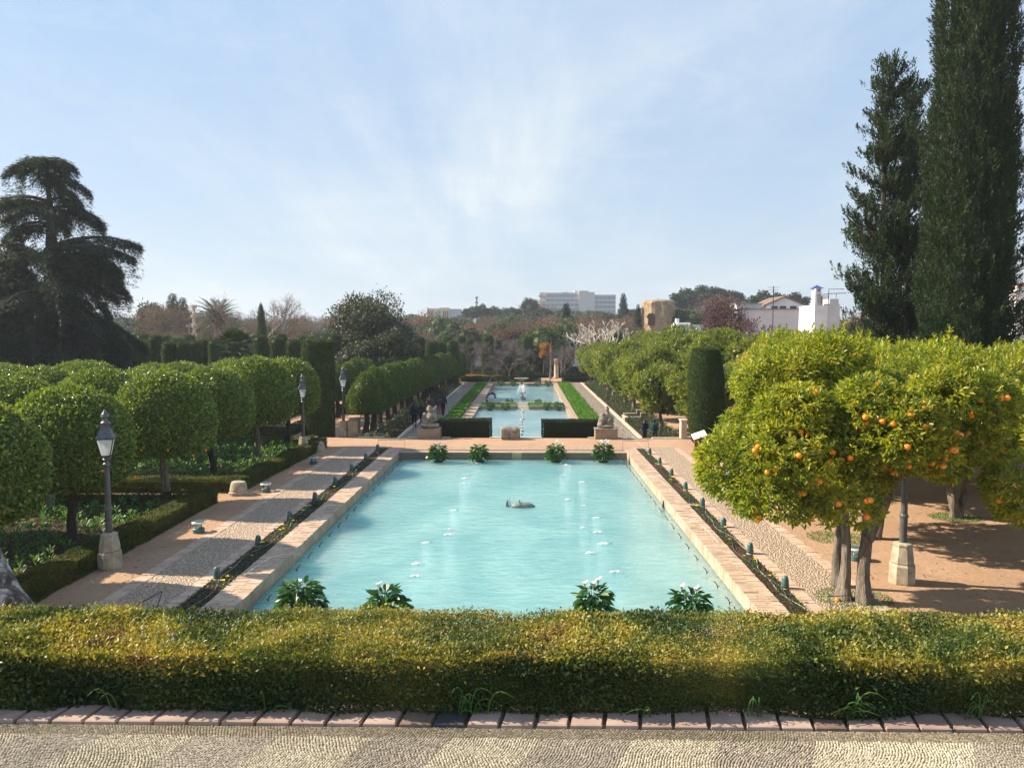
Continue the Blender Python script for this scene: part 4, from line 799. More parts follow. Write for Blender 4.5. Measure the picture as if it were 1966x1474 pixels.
# ------------------------------------------------------------------ trees
def trunk(mb, x0, z0, x1, z1, r0, r1, seed, n=9, m=0, seg=8, wob=.04):
    gg = rng(seed); a = Vector(x0 + (z0,)); b = Vector(x1 + (z1,)); pts = []; rad = []
    for i in range(seg+1):
        t = i/seg; p = a.lerp(b, t); p.x += wob*math.sin(t*5+seed)*math.sin(math.pi*t); p.y += wob*math.cos(t*4+seed)*math.sin(math.pi*t); pts.append(p)
        rad.append((r0 + (r1-r0)*t)*(1 + .05*gg.normal()) * (1 + .55*math.exp(-t*seg*1.1)))
    if n >= 9: n = 22; pts = [pts[0].lerp(pts[0], 0)] + pts[1:]
    mb.tube(pts, rad, n, m)
    if n == 22: V = mb.V[-1]; nn = len(pts); C_ = np.repeat(np.array([tuple(p) for p in pts]), n, 0); V += (V - C_)*(.16*snoise(V*[1, 1, .12], 4.2/r0**.8, seed) + .06*snoise(V, 9, seed+1))[:, None]
ORM = {}
def fruit(root, n, pos, name='orange', r=.042):
    if r not in ORM:
        t = MB(); t.ball((0, 0, 0), (r, r, r*.94), 10, 7); ORM[r] = t.mesh('orange', MT['orange'], True)
    for p in pos[:n]:
        o = bpy.data.objects.new(name, ORM[r]); COL.objects.link(o); o.parent = root; o.location = tuple(p)
GPROF = [(0, 2.0), (1.1, 1.92), (1.62, 2.02), (1.88, 2.5), (1.95, 3.1), (1.84, 3.7), (1.5, 4.25), (1.0, 4.62), (.5, 4.8), (0, 4.86)]
def globe_tree(seed, nl=34000, nf=12):
    root = empty('clipped_orange_tree'); gg = rng(seed); mb = MB(); trunk(mb, (0, 0), 0, (.08, .03), 2.1, .15, .12, seed, 10, wob=.08)
    for a in range(5): mb.tube([(.06, .02, 1.75), (.35*math.cos(a*1.26+seed), .35*math.sin(a*1.26+seed), 2.2), (.9*math.cos(a*1.26+seed), .9*math.sin(a*1.26+seed), 2.9)], [.085, .06, .03], 7)
    mb.build('trunk', MT['bark' if seed % 2 else 'darkbark'], root)
    mb = MB(); clipped(mb, GPROF, nl, .125, .064, seed, .04, 2.6, .75, True, .6, sc=.85, stray=.06); mb.build('crown', MT['globe'], root)
    P, Nn = lathe_pts([(1.6, 1.98), (1.9, 2.5), (1.95, 3.1), (1.8, 3.8)], nf*2, gg); P[:, 2] = np.where(gg.random(nf*2) < .6, 1.95 + gg.random(nf*2)*.6, P[:, 2]); fruit(root, nf, P*[.99, .99, 1], r=.05); return root
gt = [globe_tree(3), globe_tree(4)]
gpos = [((-13.1, 17.2), .98, 'clipped round orange tree cut off by the lower left frame edge, hung with many oranges'), ((-12.95, 21.4), .97, 'nearest whole clipped globe tree, standing behind the first lamp post'), ((-12.85, 26.9), 1.0, 'second clipped globe tree beyond the first lamp, pale bare trunk at the bed corner'), ((-13.2, 31.9), .98, 'third clipped globe tree beyond the first lamp, in the second bed'),
        ((-12.75, 35.9), 1.04, 'fourth clipped globe tree beyond the first lamp, the tallest dome of its row'), ((-12.6, 40.0), 1.0, 'last clipped globe tree of the front row, against the tall clipped cylinder')]
for i, ((x, y), s, lb) in enumerate(gpos): place(gt[i % 2], (x, y, 0), i*1.1, (s*(.96 if i == 0 else .885), s*(.96 if i == 0 else .885), s*.985), lb, 'orange tree', 'clipped globe orange trees on the left')
fruit(bpy.data.objects['clipped_orange_tree'] if False else gt[0], 0, [])
k = 0
for r_, X in enumerate((-18.3, -23.2, -28.2, -33.4)):
    for c_, Y in enumerate((17.0, 22.0, 27.2, 32.2, 36.6, 41.0, 47.5)):
        if X < -24 and Y < 27 or X < -30 and Y < 36: continue
        k += 1; place(gt[k % 2], (X + g.uniform(-.25, .25), Y + g.uniform(-.3, .3), 0 if Y < 44 else Z2), k*1.7, g.uniform(.90, .97) + (.12 if Y > 44 else 0), f'clipped globe tree, {ORD[c_]} from the front in the {ORD[r_+1]} row from the pool', 'orange tree', 'clipped globe orange trees on the left')
def alley_tree(seed, nl=11000):
    root = empty('clipped_alley_tree'); mb = MB(); trunk(mb, (0, 0), 0, (.05, .0), 1.9, .19, .15, seed, 9, wob=.05)
    for a in range(4): mb.tube([(.03, 0, 1.5), (.3*math.cos(a*1.57+seed), .3*math.sin(a*1.57+seed), 2.0)], [.1, .06], 6)
    mb.build('trunk', MT['darkbark'], root); mb = MB(); clipped(mb, [(0, 1.72), (.95, 1.66), (1.26, 1.8), (1.30, 2.2), (1.18, 2.8), (.92, 3.4), (.58, 3.95), (.25, 4.3), (0, 4.4)], nl, .13, .066, seed, .05, 2.5, .85, False, .7, sc=.86, stray=.08); mb.build('crown', MT['alley'], root); return root
at = [alley_tree(11), alley_tree(12), alley_tree(13)]
ys1 = [50.6, 53.2, 55.8, 58.4] + [61.2 + 2.75*i for i in range(17)]
for i, y in enumerate(ys1): place(at[i % 3], (-10.75 + .022*(y-50) + g.uniform(-.08, .08), y, Z2), i*1.3, g.uniform(.97, 1.04), f'{ORD[i]} clipped tree from the lamp in the front row of the alley', 'tree', 'front row of the clipped alley')
ys2 = [59.0 + 2.9*i for i in range(16)]
for i, y in enumerate(ys2): place(at[(i+1) % 3], (-15.4 + .025*(y-59), y, Z2), i*1.9, g.uniform(.98, 1.05), f'{ORD[i]} clipped tree from the near end in the back row of the alley', 'tree', 'back row of the clipped alley')
# clipped cypress columns
def column(name, prof, nl, seed, L=.10, mat='topiary', amp=.03, lean=0.0):
    root = empty(name); mb = MB(); mb.lathe([(.12, 0), (.10, .6)], 7); mb.build('trunk', MT['darkbark'], root); mb = MB(); clipped(mb, prof, nl, L, L*.45, seed, amp, 1.3, .6, False, .7, sc=.95)
    if lean: 
        for V in mb.V: V[:, 0] += lean*(V[:, 2]-2)
    mb.build('crown', MT[mat], root, True); return root
o = column('clipped_cypress', [(0, .1), (.86, .08), (.93, .6), (.97, 3.2), (.96, 5.0), (.88, 6.2), (.78, 6.42), (.4, 6.5), (0, 6.5)], 60000, 21, .08); o.location = (-12.45, 45.7, Z2); tag(o, 'tall thick clipped cypress cylinder standing left of the alley lamp', 'cypress')
o = column('clipped_cypress', [(0, .25), (.42, .22), (.72, .55), (.90, 1.3), (.93, 2.6), (.88, 4.0), (.72, 4.9), (.64, 5.28), (.3, 5.36), (0, 5.36)], 60000, 22, .08, lean=-.03); o.location = (gp(1352, 866).x + .05, 39.6, 0); tag(o, 'clipped cypress column bulging to the left behind the information panel', 'cypress')
cp = [column('clipped_cypress', [(0, .2), (.75, .2), (.84, 1), (.84, 4.5), (.76, 6.0), (.62, 6.3), (0, 6.36)], 12000, 23, .14), column('clipped_cypress', [(0, .2), (.8, .2), (.86, 1.5), (.78, 5.3), (.66, 5.95), (0, 6.0)], 12000, 24, .14)]
def at_px(px, Y, py=600): p = gy(px, py, Y); return p.x
k = 0
lst = [(262, 70), (281, 73), (296, 70), (322, 66), (337, 74), (350, 66), (373, 68), (391, 72), (412, 71), (428, 75), (447, 72), (464, 76), (499, 66), (515, 70), (532, 68), (548, 74), (562, 70), (578, 78), (596, 82), (612, 80), (640, 78), (655, 84)]
for i, (px, Y) in enumerate(lst): place(cp[i % 2], (at_px(px, Y), Y, Z2), i, (.80, .80, g.uniform(.96, 1.05)), f'{ORD[i]} column from the cedar in the long row of clipped cypresses at the left', 'cypress', 'clipped cypress columns on the left')
for i in range(10): place(cp[i % 2], (at_px(272 + i*44, 86+(i % 3)*4), 86 + (i % 3)*4, Z2), i, (1, 1, 1.06 + g.uniform(-.03, .03)), f'{ORD[i]} column from the cedar in the back row of clipped cypresses at the left', 'cypress', 'back row of clipped cypress columns on the left')
lst = [(803, 96, 1.0), (817, 100, .98), (829, 92, .92), (845, 96, .95), (857, 104, 1.0), (868, 98, .97), (884, 112, 1.0), (900, 118, .98), (936, 109, 1.02), (955, 122, .95), (975, 108, .60), (990, 130, .95), (1011, 107, 1.0), (1030, 122, .98), (1040, 128, .9), (1075, 135, .95), (1090, 130, .9)]
for i, (px, Y, s) in enumerate(lst): place(cp[i % 2], (at_px(px, Y), Y, Z2), i, (1.1 if px in (936, 1011) else .92, 1, s), f'{ORD[i]} clipped cypress column from the left around the end of the lower pools', 'cypress', 'clipped cypress columns beyond the pools')

# open orange trees
def orange_tree(seed, rx, ry, zb, zt, nb, nspr, L, Wd, six, mat, nfr, stems, core=.30, shoots=12, flat=.9, brk='bark', fr_r=.043, lobes=()):
    root = empty('orange_tree'); gg = rng(seed); mb = MB()
    for st_ in stems:
        (x0, y0, x1, y1, z1, r0), z0_ = st_[:6], (st_[6] if len(st_) > 6 else 0)
        trunk(mb, (x0, y0), z0_, (x1, y1), z1, r0, r0*.62, seed + int(abs(x1)*10), 12, seg=10, wob=.07)
        for a in range(3): an = gg.random()*6.28; mb.tube([(x1, y1, z1-.15), (x1+.5*math.cos(an), y1+.5*math.sin(an), z1+.7), (x1+1.2*math.cos(an), y1+1.2*math.sin(an), z1+1.4)], [r0*.55, r0*.35, r0*.15], 7)
    mb.build('trunk', MT[brk], root)
    zc = (zb+zt)/2; rz = (zt-zb)/2; C = []; Rr = []
    for i in range(nb):
        d = unit(gg, 1)[0]; q = gg.uniform(.62, .80); C.append((d[0]*rx*q, d[1]*ry*q, zc + np.sign(d[2])*abs(d[2])**flat*rz*q)); Rr.append(min(rx, ry, rz*1.2)*gg.uniform(.26, .40))
    for l in lobes: C.append(l[:3]); Rr.append(l[3])
    C = np.array(C); Rr = np.array(Rr)
    gi = 12000; Pi = unit(gg, gi)*[rx*.62, ry*.62, rz*.62]*gg.random((gi, 1))**.4 + [0, 0, zc]
    w = Rr**2/np.sum(Rr**2); kk_ = gg.choice(len(C), nspr, p=w); Nn = unit(gg, nspr); P = C[kk_] + Nn*Rr[kk_][:, None]*(1 - .12*gg.random((nspr, 1)))*np.array([1, 1, .9])
    keep = np.ones(nspr, bool)
    for c_, r_ in zip(C, Rr): keep &= ~(np.linalg.norm((P - c_)/[1, 1, .9], axis=1) < r_*.80)
    keep &= P[:, 2] > zb - .3; P = P[keep]; Nn = Nn[keep]
    if shoots:
        ti = np.where(P[:, 2] > zc + rz*.55)[0]
        if len(ti):
            sel = gg.choice(ti, min(shoots, len(ti)), False); ex = []; en = []
            for s_ in sel:
                hgt = gg.uniform(.25, .6)
                for h in np.arange(0, hgt, .10): ex.append(P[s_] + [gg.normal()*.02, gg.normal()*.02, h]); en.append((0, 0, 1.6))
            P = np.concatenate([P, ex]); Nn = np.concatenate([Nn, en])
    D0 = Nn + np.array([0, 0, .35]) + .45*unit(gg, len(P)); D0 /= np.linalg.norm(D0, axis=1, keepdims=True); K = 8; n = len(P)
    A = np.cross(D0, unit(gg, n)); A /= np.linalg.norm(A, axis=1, keepdims=True); B = np.cross(D0, A)
    LP = []; LD = []; LU = []
    for j in range(K):
        a = j*2.4 + gg.random(n)*.8; rad = A*np.cos(a)[:, None] + B*np.sin(a)[:, None]; t = j/K
        LP.append(P + D0*L*(1.5*t) + rad*L*.05); LD.append(rad*(1.0-.5*t) + D0*(.35+.7*t) - np.array([0, 0, .25*(1-t)])); LU.append(D0*1.0 - rad*.3 + np.array([0, 0, .5]))
    LP = np.concatenate(LP); LD = np.concatenate(LD); LU = np.concatenate(LU); m_ = len(LP); mb = MB()
    mb.leaves(LP, LD, LU, L*gg.uniform(.7, 1.25, m_), Wd*gg.uniform(.75, 1.2, m_), six, fold=.18)
    mb.leaves(Pi, unit(gg, gi), unit(gg, gi), L*2.0, Wd*2.4, six)
    for c_, r_ in (zip(C, Rr) if core else ()):
        t = MB(); t.ball((0, 0, 0), (r_*core, r_*core, r_*core*.9), 12, 8); V = t.V[0]; V = V*(1 + .12*snoise(V + c_, 2.5, seed)[:, None]) + c_; mb.add(V, [f for fl in t.F.values() for f in fl])
    mb.build('crown', MT[mat], root)
    if nfr:
        cand = gg.permutation(len(P))[:nfr*9]; Q = P[cand] + Nn[cand]*.11; Q = Q[(Q[:, 2] < zc + rz*.65) & (Nn[cand][:, 1] < .35)]; Q = Q[np.argsort(Q[:, 1]/ry + .7*gg.random(len(Q)))]; out_ = []
        for q in Q:
            out_.append(q)
            if gg.random() < .35: out_.append(q + gg.normal(size=3)*.055)
            if len(out_) >= nfr: break
        fruit(root, nfr, np.array(out_)*[1.01, 1.01, 1] - [0, 0, .03], r=fr_r)
    return root
big = orange_tree(500, 3.45, 2.8, 2.70, 5.85, 40, 17000, .125, .052, True, 'orange_near', 100, [(-.27, .1, -.33, .1, 3.2, .13), (.12, -.15, .12, 0, 2.9, .145), (.13, -.08, 1.05, .05, 3.15, .10, 1.5), (-.05, 1.0, -.1, .8, 3.2, .10)], shoots=34, fr_r=.064, core=0, lobes=[(-2.5, -1.6, 2.75, .75), (-2.0, -1.9, 2.3, .55), (-3.0, -.8, 3.3, .8), (-1.2, -2.0, 2.7, .6), (2.6, -1.8, 3.0, .7), (-2.2, -1.7, 3.6, .85)])
big.location = (7.62, 17.45, 0); tag(big, 'big orange tree with grey forked trunks full of fruit, nearest on the right', 'orange tree')
ot = [orange_tree(510, 3.0, 3.0, 2.0, 5.7, 44, 7000, .15, .07, False, 'orange_near', 64, [(0, 0, -.3, .1, 2.6, .15), (.15, .1, .7, 0, 2.6, .12)], shoots=16, fr_r=.06),
      orange_tree(520, 2.7, 2.7, 2.0, 5.4, 40, 6000, .15, .07, False, 'orange_near', 56, [(0, 0, .2, .1, 2.4, .16)], shoots=12, fr_r=.06)]
lst = [((10.3, 22.9), 1.0, 'orange tree directly behind the big one, trunk in a small grass patch'), ((12.8, 28.2), 1.05, 'orange tree on the sand behind the tall lamp post'), ((14.3, 25.5), .98, 'orange tree with a short leaning dark trunk on the right sand'), ((18.3, 30.2), 1.05, 'orange tree far out on the right sand with a straight trunk'), ((11.0, 31.5), .93, 'orange tree left of the grove, close behind the crown of the biggest one'),
       ((15.2, 18.6), 1.12, 'orange tree cut off by the right frame edge, hung with many oranges'), ((13.8, 35.5), 1.0, 'orange tree behind the information panel, right of the clipped column'), ((18.5, 36.5), 1.05, 'orange tree in front of the tall cypresses'), ((23.5, 27.5), 1.15, 'orange tree at the right edge in front of the white house'), ((24.0, 34.5), 1.15, 'back orange tree at the right edge below the thick cypress'), ((14.0, 41.0), 1.05, 'orange tree beside the cross path, beyond the clipped column'), ((20.5, 22.5), 1.1, 'orange tree just inside the right frame edge, middle distance')]
for i, (xy, s, lb) in enumerate(lst): place(ot[i % 2], (*xy, 0), (i*.37) % .9 - .45, s, lb, 'orange tree', 'orange trees on the right sand')
of = [orange_tree(530, 2.7, 2.7, 1.5, 5.4, 34, 4200, .19, .10, False, 'orange_far', 22, [(0, 0, .1, 0, 2.2, .16)], shoots=8, brk='bark', fr_r=.055), orange_tree(540, 2.5, 2.5, 1.5, 5.0, 30, 3800, .19, .10, False, 'orange_far', 18, [(0, 0, -.1, 0, 2.2, .16)], shoots=6, fr_r=.055)]
lst = [(11.6, 49.5, .86), (9.5, 54.0, .92), (9.9, 60.5, 1.0), (9.4, 67, 1.05), (9.6, 74, 1.05), (9.2, 81.0, 1.02), (9.4, 88, 1.0), (9.2, 95, .98), (9.0, 101, .95)]
for i, (x, y, s) in enumerate(lst): place(of[i % 2], (x, y, Z2), (i*.37) % 1.2 - .6, s, f'{ORD[i]} orange tree from the stone pillar in the row right of the lower path', 'orange tree', 'orange trees right of the lower path')
lst = [(15.5, 52, 1.1), (15.2, 60, 1.22), (14.8, 68, 1.3), (15.2, 77, 1.3), (14.6, 86, 1.25), (14.8, 95, 1.2), (20.5, 50, 1.15), (20.8, 60, 1.2), (21, 71, 1.25), (21.3, 84, 1.25), (27, 56, 1.2), (27.5, 68, 1.2), (28, 82, 1.2), (19.8, 44, 1.05), (26.3, 45, 1.15)]
for i, (x, y, s) in enumerate(lst): place(of[(i+1) % 2], (x, y, Z2), i*1.4, s, f'{ORD[i]} orange tree of the grove behind the lower right row', 'orange tree', 'orange grove behind the lower right row')

# big cypresses
def flames(mb, P, Nn, g_, nl, Lf, L, Wd, upb=1.0, m=0):
    n = len(P); ax = Nn*g_.uniform(.15, .6, (n, 1)) + np.array([0, 0, upb]) + .25*unit(g_, n); ax /= np.linalg.norm(ax, axis=1, keepdims=True)
    lf = Lf*g_.uniform(.6, 1.3, n); t = g_.random((n, nl))**.8; off = g_.normal(size=(n, nl, 3)); off -= (off*ax[:, None, :]).sum(2, keepdims=True)*ax[:, None, :]
    rad = .20*lf[:, None]*(1-t)**.7*1.1; Q = P[:, None, :] + ax[:, None, :]*(t*lf[:, None])[:, :, None] + off*rad[:, :, None]*.6
    D = ax[:, None, :]*1.0 + off*.38; U = off + .2*g_.normal(size=off.shape)
    k = n*nl; mb.leaves(Q.reshape(-1, 3), D.reshape(-1, 3), U.reshape(-1, 3), L*g_.uniform(.7, 1.3, k), Wd*g_.uniform(.8, 1.2, k), False, m)
CP = [(0.6, .2), (1.3, 1.5), (1.62, 4.5), (1.66, 9), (1.56, 14), (1.42, 19), (1.26, 22.5), (1.0, 26), (.5, 29), (0, 30)]
root = empty('cypress', (at_px(1860, 36.4, 400), 36.4, 0), 0, 'massive dense column-shaped cypress reaching out of the top of the frame', 'cypress'); gg = rng(600)
mb = MB(); trunk(mb, (0, 0), 0, (0, 0), 6, .4, .3, 3); mb.build('trunk', MT['bark'], root); mb = MB(); P, Nn = lathe_pts(CP, 9500, gg); P[:, :2] *= (1 + .06*snoise(P*[1, 1, .35], 1.6, 5) + .10*snoise(P*[1, 1, .4], 4.0, 6))[:, None]; P -= Nn*.12*gg.random((len(P), 1))
flames(mb, P, Nn, gg, 24, .75, .15, .042); hull(mb, CP, 26, .06, 1.3, 7, .84)
P2_, N2_ = lathe_pts([(1.9, 4), (2.1, 12), (1.7, 22)], 26, gg)
for p, q in zip(P2_, N2_):
    if q[0] > -.3 or gg.random() < .4:
        Pq = p + q*np.linspace(0, .55, 9)[:, None] + np.array([0, 0, 1])*np.linspace(0, .35, 9)[:, None] + gg.normal(size=(9, 3))*.08; flames(mb, Pq, np.tile(q, (9, 1)), gg, 22, .5, .14, .05)
mb.build('crown', MT['cypress'], root)
def loose_cypress(seed, H, rmax, label, nbr=230, lean=.0, dens=1.0, side=None, gap=.35):
    root = empty('cypress', label=label, cat='cypress'); gg = rng(seed); mb = MB(); trunk(mb, (0, 0), 0, (lean, 0), H*.97, .30, .03, seed, 8, seg=14, wob=.25); mbl = MB(); PP = []; NN = []
    for i in range(nbr):
        t = gg.random()**.85; z = 1.2 + t*(H-1.6); a = gg.random()*6.283; prof = math.sin(min(1, (1-t)*1.9+.14)*math.pi/2)*rmax*(.75 + .25*math.sin(z*1.7+seed) + .22*math.sin(a*3+z*.8)); ln = max(.25, prof*gg.uniform(.6, 1.1))
        d = np.array([math.cos(a), math.sin(a), 0]); k = max(4, int(ln*9*dens))
        if math.sin(z*2.3+seed)*math.sin(a*2+z*.7) > gap: continue
        s_ = np.linspace(.18, 1, k); base = np.array([lean*z/H, 0, z-.3*ln])
        Q = base + d*(s_*ln)[:, None] + np.array([0, 0, 1.0])*(s_**1.7*ln*.55)[:, None] + gg.normal(size=(k, 3))*.11; PP.append(Q); NN.append(np.tile(d, (k, 1)))
        if i % 3 == 0: mb.tube([tuple(base), tuple(Q[k//2]), tuple(Q[-1])], [.05, .03, .01], 4)
    mb.build('trunk', MT['darkbark'], root); P = np.concatenate(PP); Nn = np.concatenate(NN); flames(mbl, P, Nn, gg, 24, .5, .15, .045); mbl.build('crown', MT['cypress'], root); return root
o = loose_cypress(610, 20.3, 2.5, 'ragged open cypress left of the two, with sky gaps showing its trunk', 470, .3, gap=.5); o.location = (at_px(1690, 41, 400), 41, 0)
o = loose_cypress(611, 19.8, 2.1, 'ragged cypress squeezed between the open one and the massive column', 420, -.2, gap=.55); o.location = (at_px(1752, 42.8, 400), 42.8, 0)
o = loose_cypress(612, 17.5, 2.1, 'ragged cypress mostly hidden, peeking out right of the massive column', 230, -.1, gap=.1); o.location = (at_px(1930, 42, 400), 42, 0)

# cedar
root = empty('cedar', (-34.6, 56.0, 0), 0, 'huge dark cedar with drooping layered limbs at the left edge', 'cedar'); gg = rng(700); mb = MB(); trunk(mb, (0, 0), 0, (-.2, 0), 18.6, .75, .10, 9, 10, seg=16, wob=.3); trunk(mb, (-4.2, 1.5), 0, (-4.9, 1.5), 11.5, .5, .2, 10, 9, seg=10, wob=.4); ml = MB()
def cedar_limb(x0, z, a, ln, dens=1.0, rise=.12, droop=.30):
    d = np.array([math.cos(a), math.sin(a), 0.]); sdv = np.array([-d[1], d[0], 0.]); k = 9; s_ = np.linspace(0, 1, k); pts = np.array([x0[0], x0[1], z]) + d*(s_*ln)[:, None] + np.array([0, 0, 1.])*((rise*np.sin(s_*2.6) - droop*s_**2.2)*ln)[:, None]
    mb.tube([tuple(p) for p in pts], list(np.linspace(.16, .02, k)*min(1.3, ln/4)), 6)
    n = int(ln*900*dens); t = .16 + .84*gg.random(n)**.75; base = np.stack([np.interp(t, s_, pts[:, q]) for q in range(3)], 1); wdt = ln*.30*np.sin(np.clip(t*1.15, 0, 1)*math.pi)**.5*(1.05-t*.5) + .12
    lat = gg.uniform(-1, 1, n); cl_ = .08*np.sin(lat*9 + t*22)*1.5; P = base + sdv*(lat*wdt)[:, None] + d*(gg.normal(size=n)*.08)[:, None]; hang = np.minimum(gg.exponential(.20, n), .5)*(.6+2.0*(np.sin(t*19+lat*5+z) > .2)); P[:, 2] += .12*gg.normal(size=n)*.5 - np.abs(lat)**1.5*wdt*.28 - hang*(1+.5*ln/4) + cl_
    D = d*.8 + sdv*(lat*1.1)[:, None] + np.array([0, 0, -.35]) + .55*unit(gg, n); U = np.array([0, 0, 1.]) + .5*unit(gg, n); ml.leaves(P, D, U, gg.uniform(.18, .36, n), gg.uniform(.045, .09, n))
# limbs: (height, direction in degrees from the right side as seen from the pool, length, droop)
TR_ = (0, 0)
for z, dg, ln, dr in ((18.6, 8, 2.2, .45), (18.6, 170, 2.5, .38), (18.5, 80, 1.8, .4), (18.5, -70, 2.0, .5), (18.3, -25, 2.6, .45), (18.2, 215, 2.7, .45), (17.9, 120, 2.2, .4), (18.0, -110, 2.0, .45), (16.6, 60, 2.6, .45), (13.7, 170, 3.4, .45), (10.4, 0, 5.8, .30), (10.2, 30, 5.4, .35), (17.2, 15, 3.0, .42), (17.0, -40, 2.6, .45),
        (15.6, 178, 4.6, .16), (15.3, 195, 4.4, .26), (15.2, 160, 4.0, .22), (15.6, -15, 3.4, .36), (15.0, 5, 4.1, .34), (14.8, 30, 3.7, .36), (14.6, -50, 3.3, .40), (14.9, -120, 3.2, .40), (14.6, 100, 3.4, .30), (13.9, 190, 3.2, .45),
        (12.3, 2, 6.9, .05), (12.0, -22, 6.2, .13), (11.9, 24, 5.8, .10), (11.7, -60, 4.6, .22), (11.6, 70, 4.4, .2), (11.3, -8, 5.8, .18), (11.0, 12, 5.0, .26), (11.4, -130, 4.2, .25), (10.9, 110, 4.2, .25), (11.3, 40, 5.0, .2)):
    cedar_limb((-.2*z/18, 0), z, R(dg), ln*.95, .85, .13, dr)
for z, ln, cnt, dr in ((9.2, 5.9, 8, .38), (7.6, 6.3, 10, .42), (6.2, 6.4, 10, .36), (4.6, 6.4, 11, .34), (3.2, 6.4, 11, .28), (2.0, 6.2, 9, .18)):
    off = gg.random()*6
    for i in range(cnt): cedar_limb((-.2*z/18, 0), z + gg.uniform(-.6, .6), off + i*6.283/cnt + gg.uniform(-.3, .3), ln*gg.uniform(.72, 1.05), 1.1, .10, dr*gg.uniform(.8, 1.3))
for z, ln, cnt, dr in ((12.2, 3.6, 8, .42), (10.6, 4.3, 9, .38), (8.6, 4.6, 9, .36), (6.6, 5.0, 9, .34), (4.6, 5.2, 10, .3), (2.6, 5.2, 9, .2)):
    off = gg.random()*6
    for i in range(cnt): cedar_limb((-4.9, 1.5), z + gg.uniform(-.5, .5), off + i*6.283/cnt + gg.uniform(-.3, .3), ln*gg.uniform(.7, 1.08), 1.1, .10, dr*gg.uniform(.8, 1.3))
mb.build('trunk', MT['darkbark'], root); ml.build('crown', MT['cedar'], root)
# old trunk with lichen at the lower left
root = empty('old_tree', (-10.8, 14.2, -.2), 0, 'pale lichen-covered leaning trunk foot at the lower left corner', 'tree'); t = MB(); gg = rng(55)
pts = [(1.25, 0, -.2), (1.0, 0, .5), (.62, 0, 1.25), (.15, .05, 2.1), (-.55, .1, 3.0), (-1.5, .1, 4.1), (-2.6, .2, 5.6)]; t.tube([Vector(pts[0]).lerp(Vector(pts[1]), 0)] + pts, [.95, .85, .62, .52, .46, .42, .36, .28], 20); V = t.V[0]; V += .05*np.stack([snoise(V, 4, 1), snoise(V, 5, 2), snoise(V, 4, 3)], 1)
t.build('trunk', MT['lichen'], root, True)

# palms
def frond(mb, o_, a, el, ln, nleaf, L, Wd, curve=1.1, m=0, rm=0):
    k = 12; s_ = np.linspace(0, 1, k); th = el - curve*s_**1.3; step = ln/k; x = np.cumsum(np.cos(th)*step); z = np.cumsum(np.sin(th)*step); d = np.array([math.cos(a), math.sin(a), 0]); pts = np.array(o_) + d*x[:, None] + np.array([0, 0, 1.])*z[:, None]
    mb.tube([tuple(p) for p in pts], list(np.linspace(.04, .008, k)), 4, rm); sdv = np.array([-d[1], d[0], 0]); t = np.linspace(.12, .99, nleaf); B = np.stack([np.interp(t, s_, pts[:, q]) for q in range(3)], 1); T = d*np.interp(t, s_, np.cos(th))[:, None] + np.array([0, 0, 1.])*np.interp(t, s_, np.sin(th))[:, None]
    sh = np.sin(np.clip(t*1.1, 0, 1)*math.pi)**.5*.8 + .2
    for sg in (-1, 1): mb.leaves(B, T*.7 + sdv*sg + np.array([0, 0, .15]), np.array([0, 0, 1.]) - T*.2, L*sh, Wd, False, m)
root = empty('palm_tree', (at_px(416, 112), 112, Z2), 0, 'feathery date palm above the row of clipped cypress columns', 'palm'); gg = rng(801); mb = MB(); trunk(mb, (0, 0), 0, (0, 0), 8.4, .45, .42, 5, 10); mb.build('trunk', MT['bark'], root); mb = MB()
for i in range(74): frond(mb, (0, 0, 8.4), i*2.4, 1.45 - 1.9*(i/74)**1.1, gg.uniform(3.9, 4.6), 44, .62, .07, .9+.4*i/74)
mb.build('crown', MT['palm'], root)
root = empty('palm_tree', (at_px(452, 58), 58, Z2), 0, 'dark bushy fan palm in front of the clipped cypress columns', 'palm'); mb = MB(); trunk(mb, (0, 0), 0, (0, 0), 5.6, .28, .30, 5, 10); mb.build('trunk', MT['darkbark'], root); mb = MB()
for i in range(60):
    a = i*2.4; el = 1.35 - 2.1*(i/60); st = 1.0; tip = np.array([math.cos(a)*math.cos(el), math.sin(a)*math.cos(el), math.sin(el)])*st + [0, 0, 5.7]; mb.tube([(0, 0, 5.6), tuple(tip)], [.02, .012], 4)
    k = 15; dd = tip - [0, 0, 5.7]; dd /= np.linalg.norm(dd); s1 = np.cross(dd, [0, 0, 1.]); s1 /= np.linalg.norm(s1)+1e-6; an = np.linspace(-1.35, 1.35, k); mb.leaves(np.tile(tip, (k, 1)), dd*np.cos(an)[:, None] + s1*np.sin(an)[:, None] - [0, 0, .15], np.tile(np.cross(s1, dd), (k, 1)), .85, .07)
mb.build('crown', MT['palm2'], root)
for i, (px, Y, H) in enumerate(((1057, 112, 6.6), (1066, 120, 6.2), (1078, 116, 5.4))):
    root = empty('palm_tree', (at_px(px, Y), Y, Z2), 0, ['slim palm with a thin pale trunk beyond the opening at the end of the pools', 'palm behind the slim one, beyond the opening', 'short palm left of the purple-twigged tree at the right'][i], 'palm', 'palms beyond the pools'); mb = MB(); trunk(mb, (0, 0), 0, (.1, 0), H-.4, .12, .10, i, 7); mb.build('trunk', MT['bark'], root); mb = MB()
    for j in range(26): frond(mb, (.1, 0, H-.4), j*2.4, 1.2 - 1.7*(j/26), 1.5, 16, .5, .08)
    mb.build('crown', MT['palm2'], root)
